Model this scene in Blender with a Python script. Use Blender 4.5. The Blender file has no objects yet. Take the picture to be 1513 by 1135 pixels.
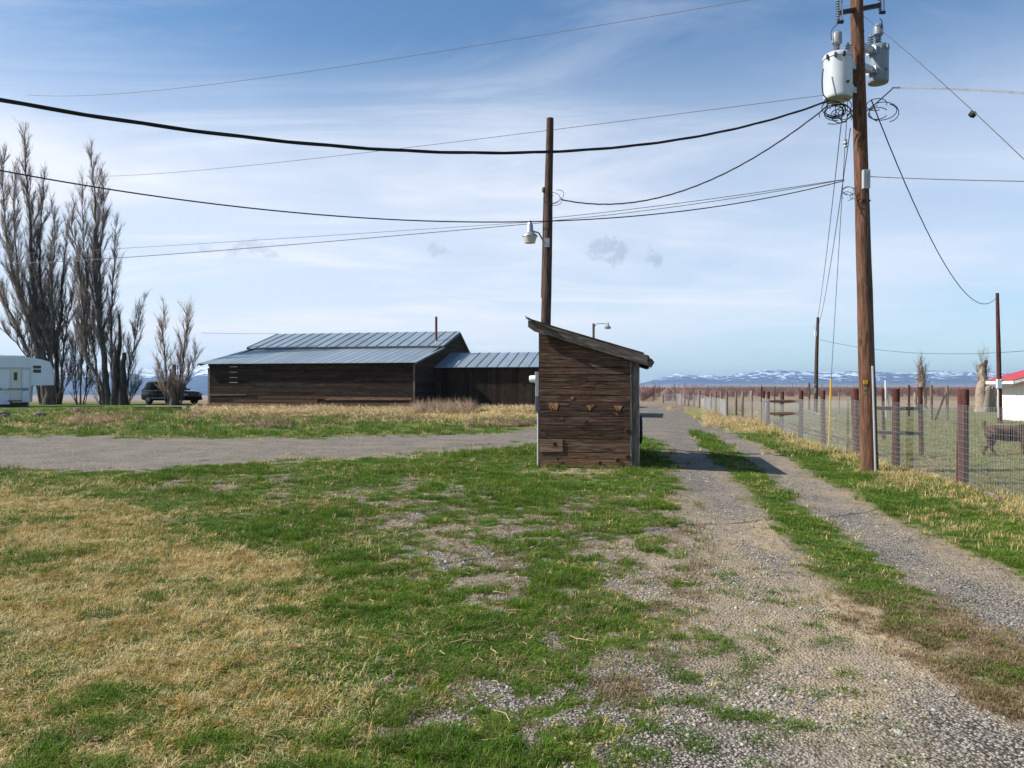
import bpy, bmesh, math, random
import numpy as np
from mathutils import Vector, Matrix
R = math.radians
random.seed(7); rng = np.random.default_rng(11)
S = bpy.context.scene
COL = S.collection

# ------------------------------------------------------------------ camera
FPX, CX, HY, EYE = 1136.0, 756.0, 572.0, 1.6        # focal length in photo pixels, optical centre, horizon, eye height
cam = bpy.data.cameras.new('camera'); co = bpy.data.objects.new('camera', cam); COL.objects.link(co)
co.location = (0, 0, EYE); co.rotation_euler = (R(90), 0, 0)
cam.sensor_width = 36; cam.lens = 36 * FPX / 1513; cam.shift_y = 0.003; cam.clip_start = 0.05; cam.clip_end = 40000
S.camera = co

# ------------------------------------------------------------------ light
SUN_EL, SUN_TRAVEL = R(40), R(4)                     # travel: heading of the light, from +X towards +Y
sl = bpy.data.lights.new('sun', 'SUN'); so = bpy.data.objects.new('sun', sl); COL.objects.link(so)
sl.energy = 4.9; sl.angle = R(0.53); sl.color = (1.0, 0.945, 0.87)
tv = Vector((math.cos(SUN_TRAVEL) * math.cos(SUN_EL), math.sin(SUN_TRAVEL) * math.cos(SUN_EL), -math.sin(SUN_EL)))
so.rotation_euler = tv.to_track_quat('-Z', 'Y').to_euler(); so.location = (-30, -10, 40)
w = bpy.data.worlds.new('World'); S.world = w; w.use_nodes = True
S.view_settings.view_transform = 'Standard'; S.view_settings.look = 'None'
S.view_settings.exposure = 0.72; S.view_settings.gamma = 1
try:
    S.cycles.use_denoising = True; S.cycles.max_bounces = 6; S.cycles.transparent_max_bounces = 6
    S.cycles.volume_bounces = 0; S.cycles.sample_clamp_indirect = 4
except Exception: pass

class NT:                                            # tiny node helper
    def __init__(s, tree): s.t = tree; s.n = tree.nodes; s.l = tree.links
    def add(s, ty, ins=None, **kw):
        n = s.n.new(ty)
        for k, v in kw.items(): setattr(n, k, v)
        for k, v in (ins or {}).items():
            if isinstance(v, bpy.types.NodeSocket): s.l.new(v, n.inputs[k])
            else: n.inputs[k].default_value = v
        return n
    def math(s, op, a, b=0.0, c=None, clamp=False):
        n = s.n.new('ShaderNodeMath'); n.operation = op; n.use_clamp = clamp
        for i, v in enumerate((a, b) + ((c,) if c is not None else ())):
            if isinstance(v, bpy.types.NodeSocket): s.l.new(v, n.inputs[i])
            else: n.inputs[i].default_value = v
        return n.outputs[0]
    def ss(s, v, a, b, lo=0.0, hi=1.0):
        n = s.n.new('ShaderNodeMapRange'); n.interpolation_type = 'SMOOTHSTEP'
        s.l.new(v, n.inputs[0])
        for i, q in zip((1, 2, 3, 4), (a, b, lo, hi)): n.inputs[i].default_value = q
        return n.outputs[0]
    def mix(s, f, a, b, blend='MIX'):
        n = s.n.new('ShaderNodeMix'); n.data_type = 'RGBA'; n.blend_type = blend; n.clamp_factor = True
        for i, v in ((0, f), (6, a), (7, b)):
            if isinstance(v, bpy.types.NodeSocket): s.l.new(v, n.inputs[i])
            else: n.inputs[i].default_value = (*v, 1) if isinstance(v, tuple) and len(v) == 3 else v
        return n.outputs[2]
    def noise(s, vec, scale, detail=4, rough=.55, dist=0):
        n = s.add('ShaderNodeTexNoise', {'Scale': scale, 'Detail': detail, 'Roughness': rough, 'Distortion': dist})
        if vec is not None: s.l.new(vec, n.inputs['Vector'])
        return n.outputs['Fac']
    def mapv(s, vec, scale=(1, 1, 1), rot=(0, 0, 0), loc=(0, 0, 0)):
        return s.add('ShaderNodeMapping', {'Vector': vec, 'Scale': scale, 'Rotation': rot, 'Location': loc}).outputs[0]

# world: Nishita sky with thin cirrus veils
g = NT(w.node_tree); g.n.clear()
sky = g.add('ShaderNodeTexSky', sky_type='NISHITA', sun_disc=False, sun_elevation=SUN_EL, sun_rotation=R(270) + SUN_TRAVEL * -1,
            altitude=400, air_density=1.0, dust_density=0.35, ozone_density=1.6)
d = g.add('ShaderNodeTexCoord').outputs['Generated']
sep = g.add('ShaderNodeSeparateXYZ', {0: d}); X_, Y_, Z_ = sep.outputs
den = g.math('ADD', g.math('MAXIMUM', Z_, 0.0), 0.12)
pl = g.add('ShaderNodeCombineXYZ', {0: g.math('DIVIDE', X_, den), 1: g.math('DIVIDE', Y_, den), 2: 0.0}).outputs[0]
cir = g.noise(g.mapv(pl, (0.55, 1.5, 1), (0, 0, R(28))), 1.1, 8, .62, .9)
cir = g.ss(cir, .44, .74)
broad = g.ss(g.noise(g.mapv(pl, (.5, .8, 1), (0, 0, R(-12)), (3.1, 1.7, 0)), .8, 5, .55, .4), .36, .66)
band = g.math('MULTIPLY', g.ss(Z_, -.10, .15), g.ss(Z_, .42, .20))          # bright veil from 4 to 20 degrees up
left = g.ss(g.math('DIVIDE', X_, g.math('MAXIMUM', Y_, .05)), .75, -.45)
veil = g.math('MULTIPLY', band, g.math('ADD', g.math('MULTIPLY', broad, .42), .50))
veil = g.math('MULTIPLY', veil, g.math('ADD', g.math('MULTIPLY', left, .5), .5))
cl = g.math('ADD', g.math('MULTIPLY', veil, 1.25), g.math('MULTIPLY', g.math('MULTIPLY', cir, .30), g.math('ADD', .4, g.math('MULTIPLY', left, .9))), clamp=True)
cl = g.math('ADD', cl, g.math('MULTIPLY', g.ss(Z_, .6, .05), .10), clamp=True)
base = g.mix(1.0, sky.outputs[0], (0.80, 1.18, 1.38), 'MULTIPLY')
col = g.mix(cl, base, (8.9, 9.3, 10.3))
# three small grey cloudlets at their bearings
def puff(u, v, su, sv, amt):
    dx, dz = (u - CX) / FPX, (HY - v) / FPX
    yy = g.math('MAXIMUM', Y_, .05)
    a = g.math('DIVIDE', g.math('SUBTRACT', g.math('DIVIDE', X_, yy), dx), su)
    b = g.math('DIVIDE', g.math('SUBTRACT', g.math('DIVIDE', Z_, yy), dz), sv)
    r = g.math('ADD', g.math('MULTIPLY', a, a), g.math('MULTIPLY', b, b))
    n = g.noise(d, 55, 6, .65, .6)
    e = g.math('SUBTRACT', g.math('ADD', r, g.math('MULTIPLY', n, 5.4)), 2.7)
    return g.math('MULTIPLY', g.ss(e, .9, -.2), amt)
for q in ((905, 370, .040, .020, .6), (966, 383, .015, .012, .6), (648, 369, .022, .009, .4), (365, 368, .06, .014, .4)):
    if q[4] > 0: col = g.mix(puff(*q), col, (4.2, 5.0, 6.4))
    else: col = g.mix(puff(*q[:4], .22), col, (8.5, 8.8, 9.2))
bg = g.add('ShaderNodeBackground', {'Color': col, 'Strength': 0.064})
g.l.new(bg.outputs[0], g.add('ShaderNodeOutputWorld').inputs[0])

# ------------------------------------------------------------------ numpy noise, terrain
_P = rng.random((256, 256))
def vnoise(x, y):
    xi = np.floor(x).astype(int); yi = np.floor(y).astype(int); fx = x - xi; fy = y - yi
    fx = fx * fx * (3 - 2 * fx); fy = fy * fy * (3 - 2 * fy)
    a = _P[xi & 255, yi & 255]; b = _P[(xi + 1) & 255, yi & 255]; c = _P[xi & 255, (yi + 1) & 255]; e = _P[(xi + 1) & 255, (yi + 1) & 255]
    return (a * (1 - fx) + b * fx) * (1 - fy) + (c * (1 - fx) + e * fx) * fy
def fbm(x, y, f=1.0, o=4, r=.5):
    t = 0; a = 1; n = 0
    for k in range(o):
        t = t + a * vnoise(x * f + 17.3 * k, y * f + 9.1 * k); n += a; a *= r; f *= 2.03
    return t / n
def sm(a, b, x):
    t = np.clip((x - a) / (b - a), 0, 1); return t * t * (3 - 2 * t)
def gz(x, y):                                        # ground height
    x = np.asarray(x, float); y = np.asarray(y, float)
    xd = x - .18 * (y - 15)
    z = -.12 * sm(2.8, 5.2, xd) * sm(4, 13, y)
    z = z - .26 * sm(17, 38, y) * sm(4.5, 8.5, xd) * (1 - sm(60, 110, y) * .6)
    left = 1 - sm(-1.0, 3.0, x - .18 * (y - 27))
    z = z + left * (.2 * sm(26.5, 32, y) + .20 * np.exp(-((y - 38) / 4.0) ** 2) * sm(-30, -22, x) * (fbm(x, y, .4, 2) + .4))
    z = z - 30 * sm(78, 380, y) * sm(25, 50, -(x - .2035 * y))
    near = 1 - sm(30, 60, y)
    z = z + near * ((fbm(x, y, .45, 3) - .5) * .05 + (fbm(x, y, 3.1, 3) - .5) * .022)
    return z
def G(x, y): return float(gz(np.array([x]), np.array([y]))[0])
def at(u, v, y): return Vector(((u - CX) / FPX * y, y, EYE + (HY - v) / FPX * y))   # a point seen at (u, v) at depth y
def on(u, v):                                        # where a sight line meets the ground
    lo, hi = 2.0, 400.0; k = (v - HY) / FPX
    yy = np.geomspace(2, 400, 6000); xx = (u - CX) / FPX * yy
    dd = (EYE - k * yy) - gz(xx, yy); i = int(np.argmax(dd < 0)) if (dd < 0).any() else 5999
    return Vector((xx[i], yy[i], G(xx[i], yy[i])))
def gp(u, y):
    x = (u - CX) / FPX * y; return Vector((x, y, G(x, y)))

# ------------------------------------------------------------------ surface classes of the ground, as world functions
def crv(v, pts): p = np.array(pts, float); return np.interp(v, p[:, 0], p[:, 1])
E0 = [(597, 938), (640, 958), (660, 983), (680, 1000), (705, 1008), (760, 1020), (810, 1034), (860, 1052), (900, 1040), (960, 1000), (1010, 955), (1135, 900)]
E1 = [(597, 2500), (628, 2500), (634, 1012), (660, 1034), (705, 1075), (760, 1122), (810, 1166), (860, 1216), (900, 1262), (960, 1345), (1010, 1425), (1050, 1513), (1135, 1700)]
E2 = [(597, 2500), (628, 2500), (634, 1014), (640, 1045), (660, 1082), (705, 1140), (760, 1202), (810, 1276), (860, 1335), (900, 1405), (960, 1490), (1010, 1580), (1135, 1850)]
E3 = [(597, 975), (605, 992), (615, 1018), (640, 1082), (660, 1122), (680, 1158), (705, 1197), (760, 1300), (810, 1400), (850, 1478), (880, 1540), (1000, 1800), (1135, 2100)]
FEN = [(600, 1000), (603, 1042), (618, 1073), (625, 1127), (637, 1155), (651, 1182), (659, 1215), (672, 1264), (690, 1323), (715, 1422), (745, 1540), (800, 1760)]
def classes(x, y, z=None):
    if z is None: z = gz(x, y)
    yy = np.maximum(y, 1.2)
    u = CX + FPX * x / yy; v = HY + FPX * (EYE - z) / yy
    wob = (fbm(x, y, 1.3, 4) - .5); wob2 = (fbm(x + 40, y, .5, 3) - .5); fine = fbm(x + 7, y + 3, 5.5, 4, .6) - .5; vf = fbm(x, y + 50, 16., 3, .6) - .5
    pm = FPX / yy                                     # pixels per metre: keeps edge softness a real width
    def edge(E, soft): return np.clip((u - crv(v, E)) / (pm * soft) + wob * 2.2 + fine * 2.0, -1, 1) * .5 + .5
    e0 = edge(E0, .38 ); e1 = edge(E1, .22); e2 = edge(E2, .22); e3 = edge(E3, .3)
    e0w = np.clip((u - crv(v, E0)) / (pm * .9) + wob * 1.4 + fine * 3.2 + vf * 1.5, -1, 1) * .5 + .5
    e0 = np.where(v > 780, e0 * (1 - sm(780, 900, v)) + e0w * sm(780, 900, v), e0)
    drive = e0 * (1 - e3) * (1 - e1 * (1 - e2))
    drive = np.where((v < 597) | (y < 1.5), 0, drive)
    strip = e1 * (1 - e2)
    # gravel road
    top = crv(u, [(-900, 643), (0, 645), (450, 648), (700, 641), (795, 636), (860, 612), (940, 598), (1000, 596)])
    bot = crv(u, [(-900, 700), (0, 697), (150, 697), (300, 690), (450, 680), (700, 664), (795, 656), (950, 640), (990, 642), (1020, 634), (1060, 600)])
    th = np.clip((v - top) / 4 + wob * 2.6 + fine * 2, -1, 1) * .5 + .5; bh = np.clip((bot - v) / 6 + wob * 3.4 + fine * 3, -1, 1) * .5 + .5
    road = th * bh * (u < 1010) * (v > 590)
    road = road * (1 - .8 * sm(.60, .66, fbm(x, y * 1.6, 1.1, 3)) * sm(655, 662, v) * (v > 0) * 0)
    # bare, stony patch in the lawn
    px = np.array([(250, 712, 12), (330, 716, 16), (420, 722, 18), (520, 733, 22), (600, 760, 34), (650, 790, 42), (690, 825, 48), (715, 855, 44), (740, 900, 34), (775, 930, 30), (690, 745, 26), (770, 775, 30), (840, 790, 26), (900, 810, 24), (850, 745, 20), (600, 715, 16), (970, 860, 40), (1000, 800, 30)], float)
    bare = np.zeros_like(u)
    for cx_, cy_, rr in px:
        bare = np.maximum(bare, np.exp(-(((u - cx_) / (rr * 1.9)) ** 2 + ((v - cy_) / rr) ** 2)))
    cen = np.exp(-(((u - 690) / 95) ** 2 + ((v - 815) / 70) ** 2))
    bare = np.clip(np.maximum(bare * .9, cen) + wob * 1.5 + fine * 2.2 + vf * 1.2 - .30, 0, 1) * 1.2
    scat = sm(.56, .70, fbm(x + 90, y, 1.9, 4, .6) + vf * .12) * .5 * sm(560, 900, u) * sm(690, 720, v)
    bare = np.clip(np.maximum(bare, scat), 0, 1) * (v > 695) * (1 - sm(0, 40, u - crv(v, E0)))
    # straw-coloured dormant lawn
    re = crv(v, [(700, -400), (735, 90), (750, 205), (790, 240), (812, 350), (838, 440), (880, 455), (930, 420), (965, 350), (1010, 375), (1135, 370)])
    dry = np.clip((re - u) / (pm * .40) + wob * 1.3 + fine * 3.2 + vf * 1.5, -1, 1) * .5 + .5
    dry = dry * (.62 + .5 * sm(.42, .62, fbm(x + 12, y, 1.1, 4)) ) * (v > 700)
    pale = np.exp(-(((u - 160) / 190) ** 2 + ((v - 830) / 45) ** 2)) + .6 * np.exp(-(((u - 330) / 120) ** 2 + ((v - 880) / 40) ** 2))
    dry = np.clip(dry + .26 * sm(.5, .66, fbm(x, y + 30, 2.3, 4)) * np.exp(-(((u - 430) / 210) ** 2 + ((v - 1040) / 120) ** 2)), 0, 1)
    dry = np.clip(dry + .35 * np.exp(-(((u - 40) / 220) ** 2 + ((v - 722) / 12) ** 2)), 0, 1)
    gen = sm(.53, .68, fbm(x + 3, y + 80, .9, 4)) * .14 * (1 - .6 * sm(520, 760, u))
    # bank and farther zones
    bankd = np.exp(-((v - 604) / 12) ** 2) * sm(270, 310, u) * (u < 820)
    bankp = .8 * np.exp(-(((u - 130) / 70) ** 2 + ((v - 622) / 9) ** 2)) + .7 * np.exp(-(((u - 720) / 90) ** 2 + ((v - 618) / 12) ** 2))
    bank = (v < 645) & (u < 830)
    dry = np.where(bank, np.clip(bankd * 1.15 + bankp + wob * .9 + fine * .7, 0, 1), np.clip(dry + gen * (v > 640), 0, 1))
    # verge between drive and fence, pasture beyond the fence
    fl = crv(v, FEN)
    beyond = sm(-.15, .25, (u - fl) / pm); inverge = e3 * (1 - beyond) * (v > 598)
    vd = sm(.25, .95, (u - crv(v, E3)) / np.maximum(fl - crv(v, E3), 1) + wob * 1.0 + fine * .8)
    vd = np.where(v < 640, 1.0, vd)
    dry = np.clip(dry * (1 - inverge) + inverge * vd * (.40) * (.5 + sm(.25, .7, vd)), 0, 1)
    past = np.where((u > 900), beyond, 0) * (v > 560); past = np.where((u > 1000) & (v < 600), 1, past)
    strip_b = strip * sm(860, 940, v)
    grass = (1 - drive) * (1 - road) * (1 - bare) * (1 - strip * sm(850, 930, v) * sm(.40, .56, fbm(x + 21, y + 4, 1.7, 4, .6)) * .9)
    sfr_unused = 0 if True else np.exp(-(np.abs(u - crv(v, E0)) / (pm * .8)) ** 2) * sm(760, 830, v) + .6 * strip * sm(700, 800, v)
    dirt = np.clip(strip_b * (.3 + sm(.45, .6, fbm(x, y, 1.4, 3)) * .7), 0, 1)
    sd = np.exp(-(((u - 855) / 80) ** 2 + ((v - 697) / 6.5) ** 2)) * 1.5 + np.exp(-(((u - 975) / 30) ** 2 + ((v - 672) / 7) ** 2)) * .9
    sd = sd + sm(.2, 1, 1 - np.abs((u - crv(v, E1)) / (pm * .45)))* .55 * (v > 690) + sm(.2, 1, 1 - np.abs((u - crv(v, E3)) / (pm * .6))) * .5 * (v > 650)
    sd = sd + 1.25 * sm(2.1, .6, (crv(v, E1) - u) / pm) * (u < crv(v, E1)) * sm(690, 800, v) * sm(.34, .56, fbm(x, y * .45, 1.3, 3)) + .4 * sm(1.6, .6, (u - crv(v, E2)) / pm) * (u > crv(v, E2)) * sm(640, 700, v) * sm(.4, .6, fbm(x + 8, y * .45, 1.3, 3))
    sd = sd + .45 * bare * sm(.45, .6, fbm(x + 60, y, 1.2, 3))
    dirt = np.clip(dirt + sd * (.6 + fine), 0, 1)
    grass = grass * (1 - dirt * .92)
    far = sm(62, 78, y)
    return dict(u=u, v=v, grass=grass, dry=dry, gravel=np.clip(drive + road + bare * np.clip(.55 + fine * 1.6 + vf * 2.2, .1, .9), 0, 1), drive=drive, road=road, bare=bare, dirt=dirt,
                past=past, pale=pale * (v > 700), far=far, verge=inverge, fine=fine, vf=vf, strip=strip, e0d=(u - crv(v, E0)) / pm)

# ------------------------------------------------------------------ materials
def mat(name, rough=.8, spec=.3, metal=0.0):
    m = bpy.data.materials.new(name); m.use_nodes = True; n = NT(m.node_tree); n.n.clear()
    b = n.add('ShaderNodeBsdfPrincipled', {'Roughness': rough, 'Metallic': metal, 'Specular IOR Level': spec})
    n.l.new(b.outputs[0], n.add('ShaderNodeOutputMaterial').inputs[0]); n.b = b; n.m = m
    return n
def bump(n, h, s=.4, dist=.01):
    bn = n.add('ShaderNodeBump', {'Height': h, 'Strength': s, 'Distance': dist}); n.l.new(bn.outputs[0], n.b.inputs['Normal'])
def plain(name, c, rough=.6, metal=0.0, spec=.4, var=.15, scale=6.0, c2=None, tone=0.0):
    n = mat(name, rough, spec, metal); o = n.add('ShaderNodeTexCoord').outputs['Object']
    f = n.noise(o, scale, 5, .6); dk = c2 or tuple(k * (1 - 2 * var) for k in c)
    colr = n.mix(n.ss(f, .35, .7), c, dk)
    if tone:
        t = n.add('ShaderNodeAttribute', attribute_name='tone').outputs['Fac']
        colr = n.mix(1.0, colr, n.mix(t, (1 - tone,) * 3, (1 + tone,) * 3), 'MULTIPLY')
    n.l.new(colr, n.b.inputs['Base Color']); bump(n, n.noise(o, scale * 9, 3), .12, .004)
    n.l.new(n.math('ADD', n.math('MULTIPLY', f, .25), rough - .12, clamp=True), n.b.inputs['Roughness'])
    return n.m
def wood(name, dark, light, grey, greyamt=.4, gs=1.0, rough=.88, bmp=.5, knots=True, lift=0.0):
    n = mat(name, rough, .15)
    uv = n.add('ShaderNodeUVMap', uv_map='uv').outputs[0]
    tone = n.add('ShaderNodeAttribute', attribute_name='tone').outputs['Fac']
    gr = n.noise(n.mapv(uv, (2.2 * gs, 46 * gs, 1)), 1.0, 6, .65, 1.4)
    bd = n.noise(n.mapv(uv, (.9 * gs, 9 * gs, 1)), 1.0, 4, .6, 2.0)
    big = n.noise(uv, .9, 3, .5)
    c = n.mix(n.ss(gr, .36, .68), dark, light)
    c = n.mix(n.math('MULTIPLY', n.ss(bd, .50, .66), greyamt), c, grey)
    if knots:
        vo = n.add('ShaderNodeTexVoronoi', {'Vector': n.mapv(uv, (2.2, 7, 1)), 'Scale': 1.0}).outputs['Distance']
        c = n.mix(n.ss(vo, .10, .02), c, tuple(k * .45 for k in dark))
    c = n.mix(1.0, c, n.mix(tone, (.62,) * 3, (1.45,) * 3), 'MULTIPLY')
    c = n.mix(n.math('MULTIPLY', n.ss(big, .55, .75), .4), c, tuple(k * .6 for k in dark))
    n.l.new(c, n.b.inputs['Base Color'])
    bump(n, n.math('ADD', gr, n.math('MULTIPLY', bd, .6)), bmp, .006)
    return n.m
M = {}
M['shed_wood'] = wood('shed_wood', (.015, .011, .009), (.115, .062, .038), (.14, .11, .09), .38)
M['shed_low'] = wood('shed_low_wood', (.07, .04, .024), (.26, .155, .09), (.25, .19, .15), .4)
M['patch'] = wood('patch_wood', (.045, .028, .018), (.16, .10, .062), (.18, .14, .11), .4)
M['grey_wood'] = wood('grey_wood', (.045, .038, .034), (.17, .145, .13), (.24, .22, .20), .5)
M['roof_wood'] = wood('roof_wood', (.03, .026, .023), (.13, .105, .088), (.20, .175, .155), .5)
M['barn_wood'] = wood('barn_wood', (.007, .0055, .0045), (.038, .026, .019), (.085, .063, .048), .3, knots=False)
M['pole_wood'] = wood('pole_wood', (.060, .029, .019), (.235, .120, .073), (.29, .19, .135), .35, gs=.8)
M['pole_dark'] = wood('pole_dark', (.035, .024, .019), (.13, .085, .065), (.19, .15, .13), .4, gs=.8)
M['beam_wood'] = wood('beam_wood', (.2, .13, .08), (.42, .30, .19), (.4, .33, .26), .4)
M['post_red'] = wood('post_red', (.028, .011, .009), (.090, .031, .024), (.12, .062, .05), .35, gs=1.2)
M['post_grey'] = wood('post_grey', (.08, .06, .05), (.26, .20, .16), (.32, .28, .24), .5)
M['splinter'] = wood('splinter', (.14, .06, .022), (.46, .25, .11), (.4, .25, .13), .2, gs=3.0, knots=False)
M['knot_brown'] = wood('knot_brown', (.07, .035, .018), (.21, .11, .055), (.17, .11, .07), .3, gs=2.0, knots=False)
M['knothole'] = plain('knothole', (.006, .005, .004), .9, var=.1)
M['black_cable'] = plain('black_cable', (.012, .012, .013), .55, var=.1)
M['grey_cable'] = plain('grey_cable', (.10, .105, .11), .5, .3)
M['silver_cable'] = plain('silver_cable', (.45, .46, .48), .4, .6)
M['galv'] = plain('galvanised', (.42, .44, .46), .42, .7, var=.12, scale=14)
M['trans_grey'] = plain('transformer_paint', (.45, .48, .50), .42, 0, .5, var=.06, scale=3)
M['trans_blue'] = plain('transformer_blue_grey', (.16, .20, .24), .42, 0, .5, var=.08, scale=3)
M['ceramic'] = plain('ceramic', (.22, .235, .25), .25, 0, .6, var=.05)
M['dark_metal'] = plain('dark_metal', (.03, .03, .033), .5, .5)
M['meter_grey'] = plain('meter_grey', (.42, .45, .46), .45, .2, var=.06)
M['meter_dark'] = plain('meter_dark', (.12, .14, .16), .5, .2, var=.08)
M['plastic_white'] = plain('plastic_white', (.7, .72, .74), .4, var=.04)
M['lens'] = plain('lamp_lens', (.52, .50, .42), .3, var=.12, scale=12)
M['rubber'] = plain('rubber', (.014, .014, .015), .8, var=.2)
M['yellow'] = plain('yellow_plastic', (.75, .42, .02), .5, var=.05)
M['white_paint'] = plain('white_paint', (.78, .77, .72), .7, var=.05, scale=2)
M['red_roof'] = plain('red_roof', (.52, .05, .045), .45, .2, var=.1, scale=2)
M['rust_red'] = plain('rust_red', (.20, .045, .03), .7, .2, var=.2)
M['rv_white'] = plain('rv_skin', (.62, .69, .79), .45, 0, .4, var=.05, scale=.8)
M['rv_blue'] = plain('rv_stripe', (.16, .23, .36), .5, var=.05)
M['rv_cream'] = plain('rv_door', (.62, .60, .55), .5, var=.05)
M['glass_dark'] = plain('dark_glass', (.006, .007, .009), .08, 0, .4, var=.1)
M['car_paint'] = plain('car_paint', (.005, .006, .009), .14, .0, .5, var=.05)
M['car_roof'] = plain('chrome', (.55, .56, .58), .18, .9, var=.03)
M['wheel'] = plain('wheel_rim', (.30, .31, .33), .3, .8, var=.1)
M['goat'] = plain('goat_hair', (.12, .066, .040), .9, 0, .1, var=.32, scale=9, c2=(.022, .014, .012))
M['goat_dark'] = plain('goat_dark', (.02, .016, .014), .9, 0, .1)
M['bark'] = wood('bark', (.035, .030, .027), (.115, .098, .085), (.16, .145, .13), .5, gs=.5, knots=False, bmp=.9)
M['twig'] = plain('twig', (.165, .140, .12), .9, 0, .1, var=.25, scale=.6, tone=.35)
M['twig_pale'] = plain('twig_pale', (.19, .14, .11), .9, 0, .1, var=.2, scale=.6, tone=.35)
M['stub_bark'] = wood('stub_bark', (.10, .08, .06), (.36, .29, .22), (.42, .36, .28), .5, gs=.6, knots=False, bmp=.9)
M['vine'] = plain('vine_twig', (.17, .105, .095), .9, 0, .1, var=.2, scale=.05, tone=.4)
M['straw'] = plain('straw', (.46, .35, .19), .85, 0, .15, var=.22, scale=2.5, tone=.35)
M['weed'] = plain('dead_weed', (.27, .19, .13), .9, 0, .1, var=.25, scale=2.0, tone=.4)
M['rock'] = plain('rock', (.17, .15, .13), .9, 0, .2, var=.25, scale=7)
M['wire'] = plain('fence_wire', (.34, .35, .35), .5, .4, var=.1)
M['leaf'] = plain('dead_leaf', (.30, .20, .12), .8, 0, .2, var=.25, scale=20, tone=.4)
M['snowpole'] = plain('pale_pole', (.6, .6, .58), .6)

def metal_roof(name, c, r=.42):
    n = mat(name, r, .5, .35); o = n.add('ShaderNodeTexCoord').outputs['Object']
    uv = n.add('ShaderNodeUVMap', uv_map='uv').outputs[0]
    t = n.add('ShaderNodeAttribute', attribute_name='tone').outputs['Fac']
    st = n.noise(n.mapv(uv, (.35, 5, 1)), 1, 5, .6, .3)
    cc = n.mix(n.ss(st, .4, .68), c, tuple(k * .78 for k in c))
    cc = n.mix(n.math('MULTIPLY', n.ss(n.noise(o, 1.4, 5, .65), .62, .78), .25), cc, (.26, .19, .14))
    cc = n.mix(1.0, cc, n.mix(t, (.88,) * 3, (1.12,) * 3), 'MULTIPLY')
    n.l.new(cc, n.b.inputs['Base Color']); bump(n, st, .15, .01)
    return n.m
M['tin'] = metal_roof('tin_roof', (.27, .33, .37)); M['tin_seam'] = plain('tin_seam', (.17, .21, .24), .45, .35)

def blade(name, c1, c2, c3):
    n = mat(name, .75, .2); t = n.add('ShaderNodeAttribute', attribute_name='tone').outputs['Fac']
    p = n.add('ShaderNodeNewGeometry').outputs['Position']
    f = n.ss(n.noise(p, 1.7, 4, .6), .38, .64); f2 = n.ss(n.noise(p, 9., 3, .6), .4, .66)
    c = n.mix(f, c1, c2); c = n.mix(n.math('MULTIPLY', f2, .6), c, c3)
    c = n.mix(1.0, c, n.mix(t, (.42,) * 3, (1.6,) * 3), 'MULTIPLY')
    n.l.new(c, n.b.inputs['Base Color'])
    try: n.b.inputs['Subsurface Weight'].default_value = 0
    except Exception: pass
    tr = n.add('ShaderNodeBsdfTranslucent', {'Color': c}); ms = n.add('ShaderNodeMixShader', {0: .28, 1: n.b.outputs[0], 2: tr.outputs[0]})
    n.l.new(ms.outputs[0], [q for q in n.n if q.type == 'OUTPUT_MATERIAL'][0].inputs[0])
    return n.m
M['blade_green'] = blade('grass_blade', (.055, .125, .008), (.098, .175, .014), (.17, .20, .045))
M['blade_dry'] = blade('dry_blade', (.56, .44, .19), (.38, .25, .07), (.64, .55, .31))
M['blade_brown'] = blade('brown_blade', (.20, .13, .065), (.27, .19, .10), (.33, .26, .15))
M['blade_olive'] = blade('olive_blade', (.13, .14, .045), (.20, .18, .07), (.28, .24, .12))

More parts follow.
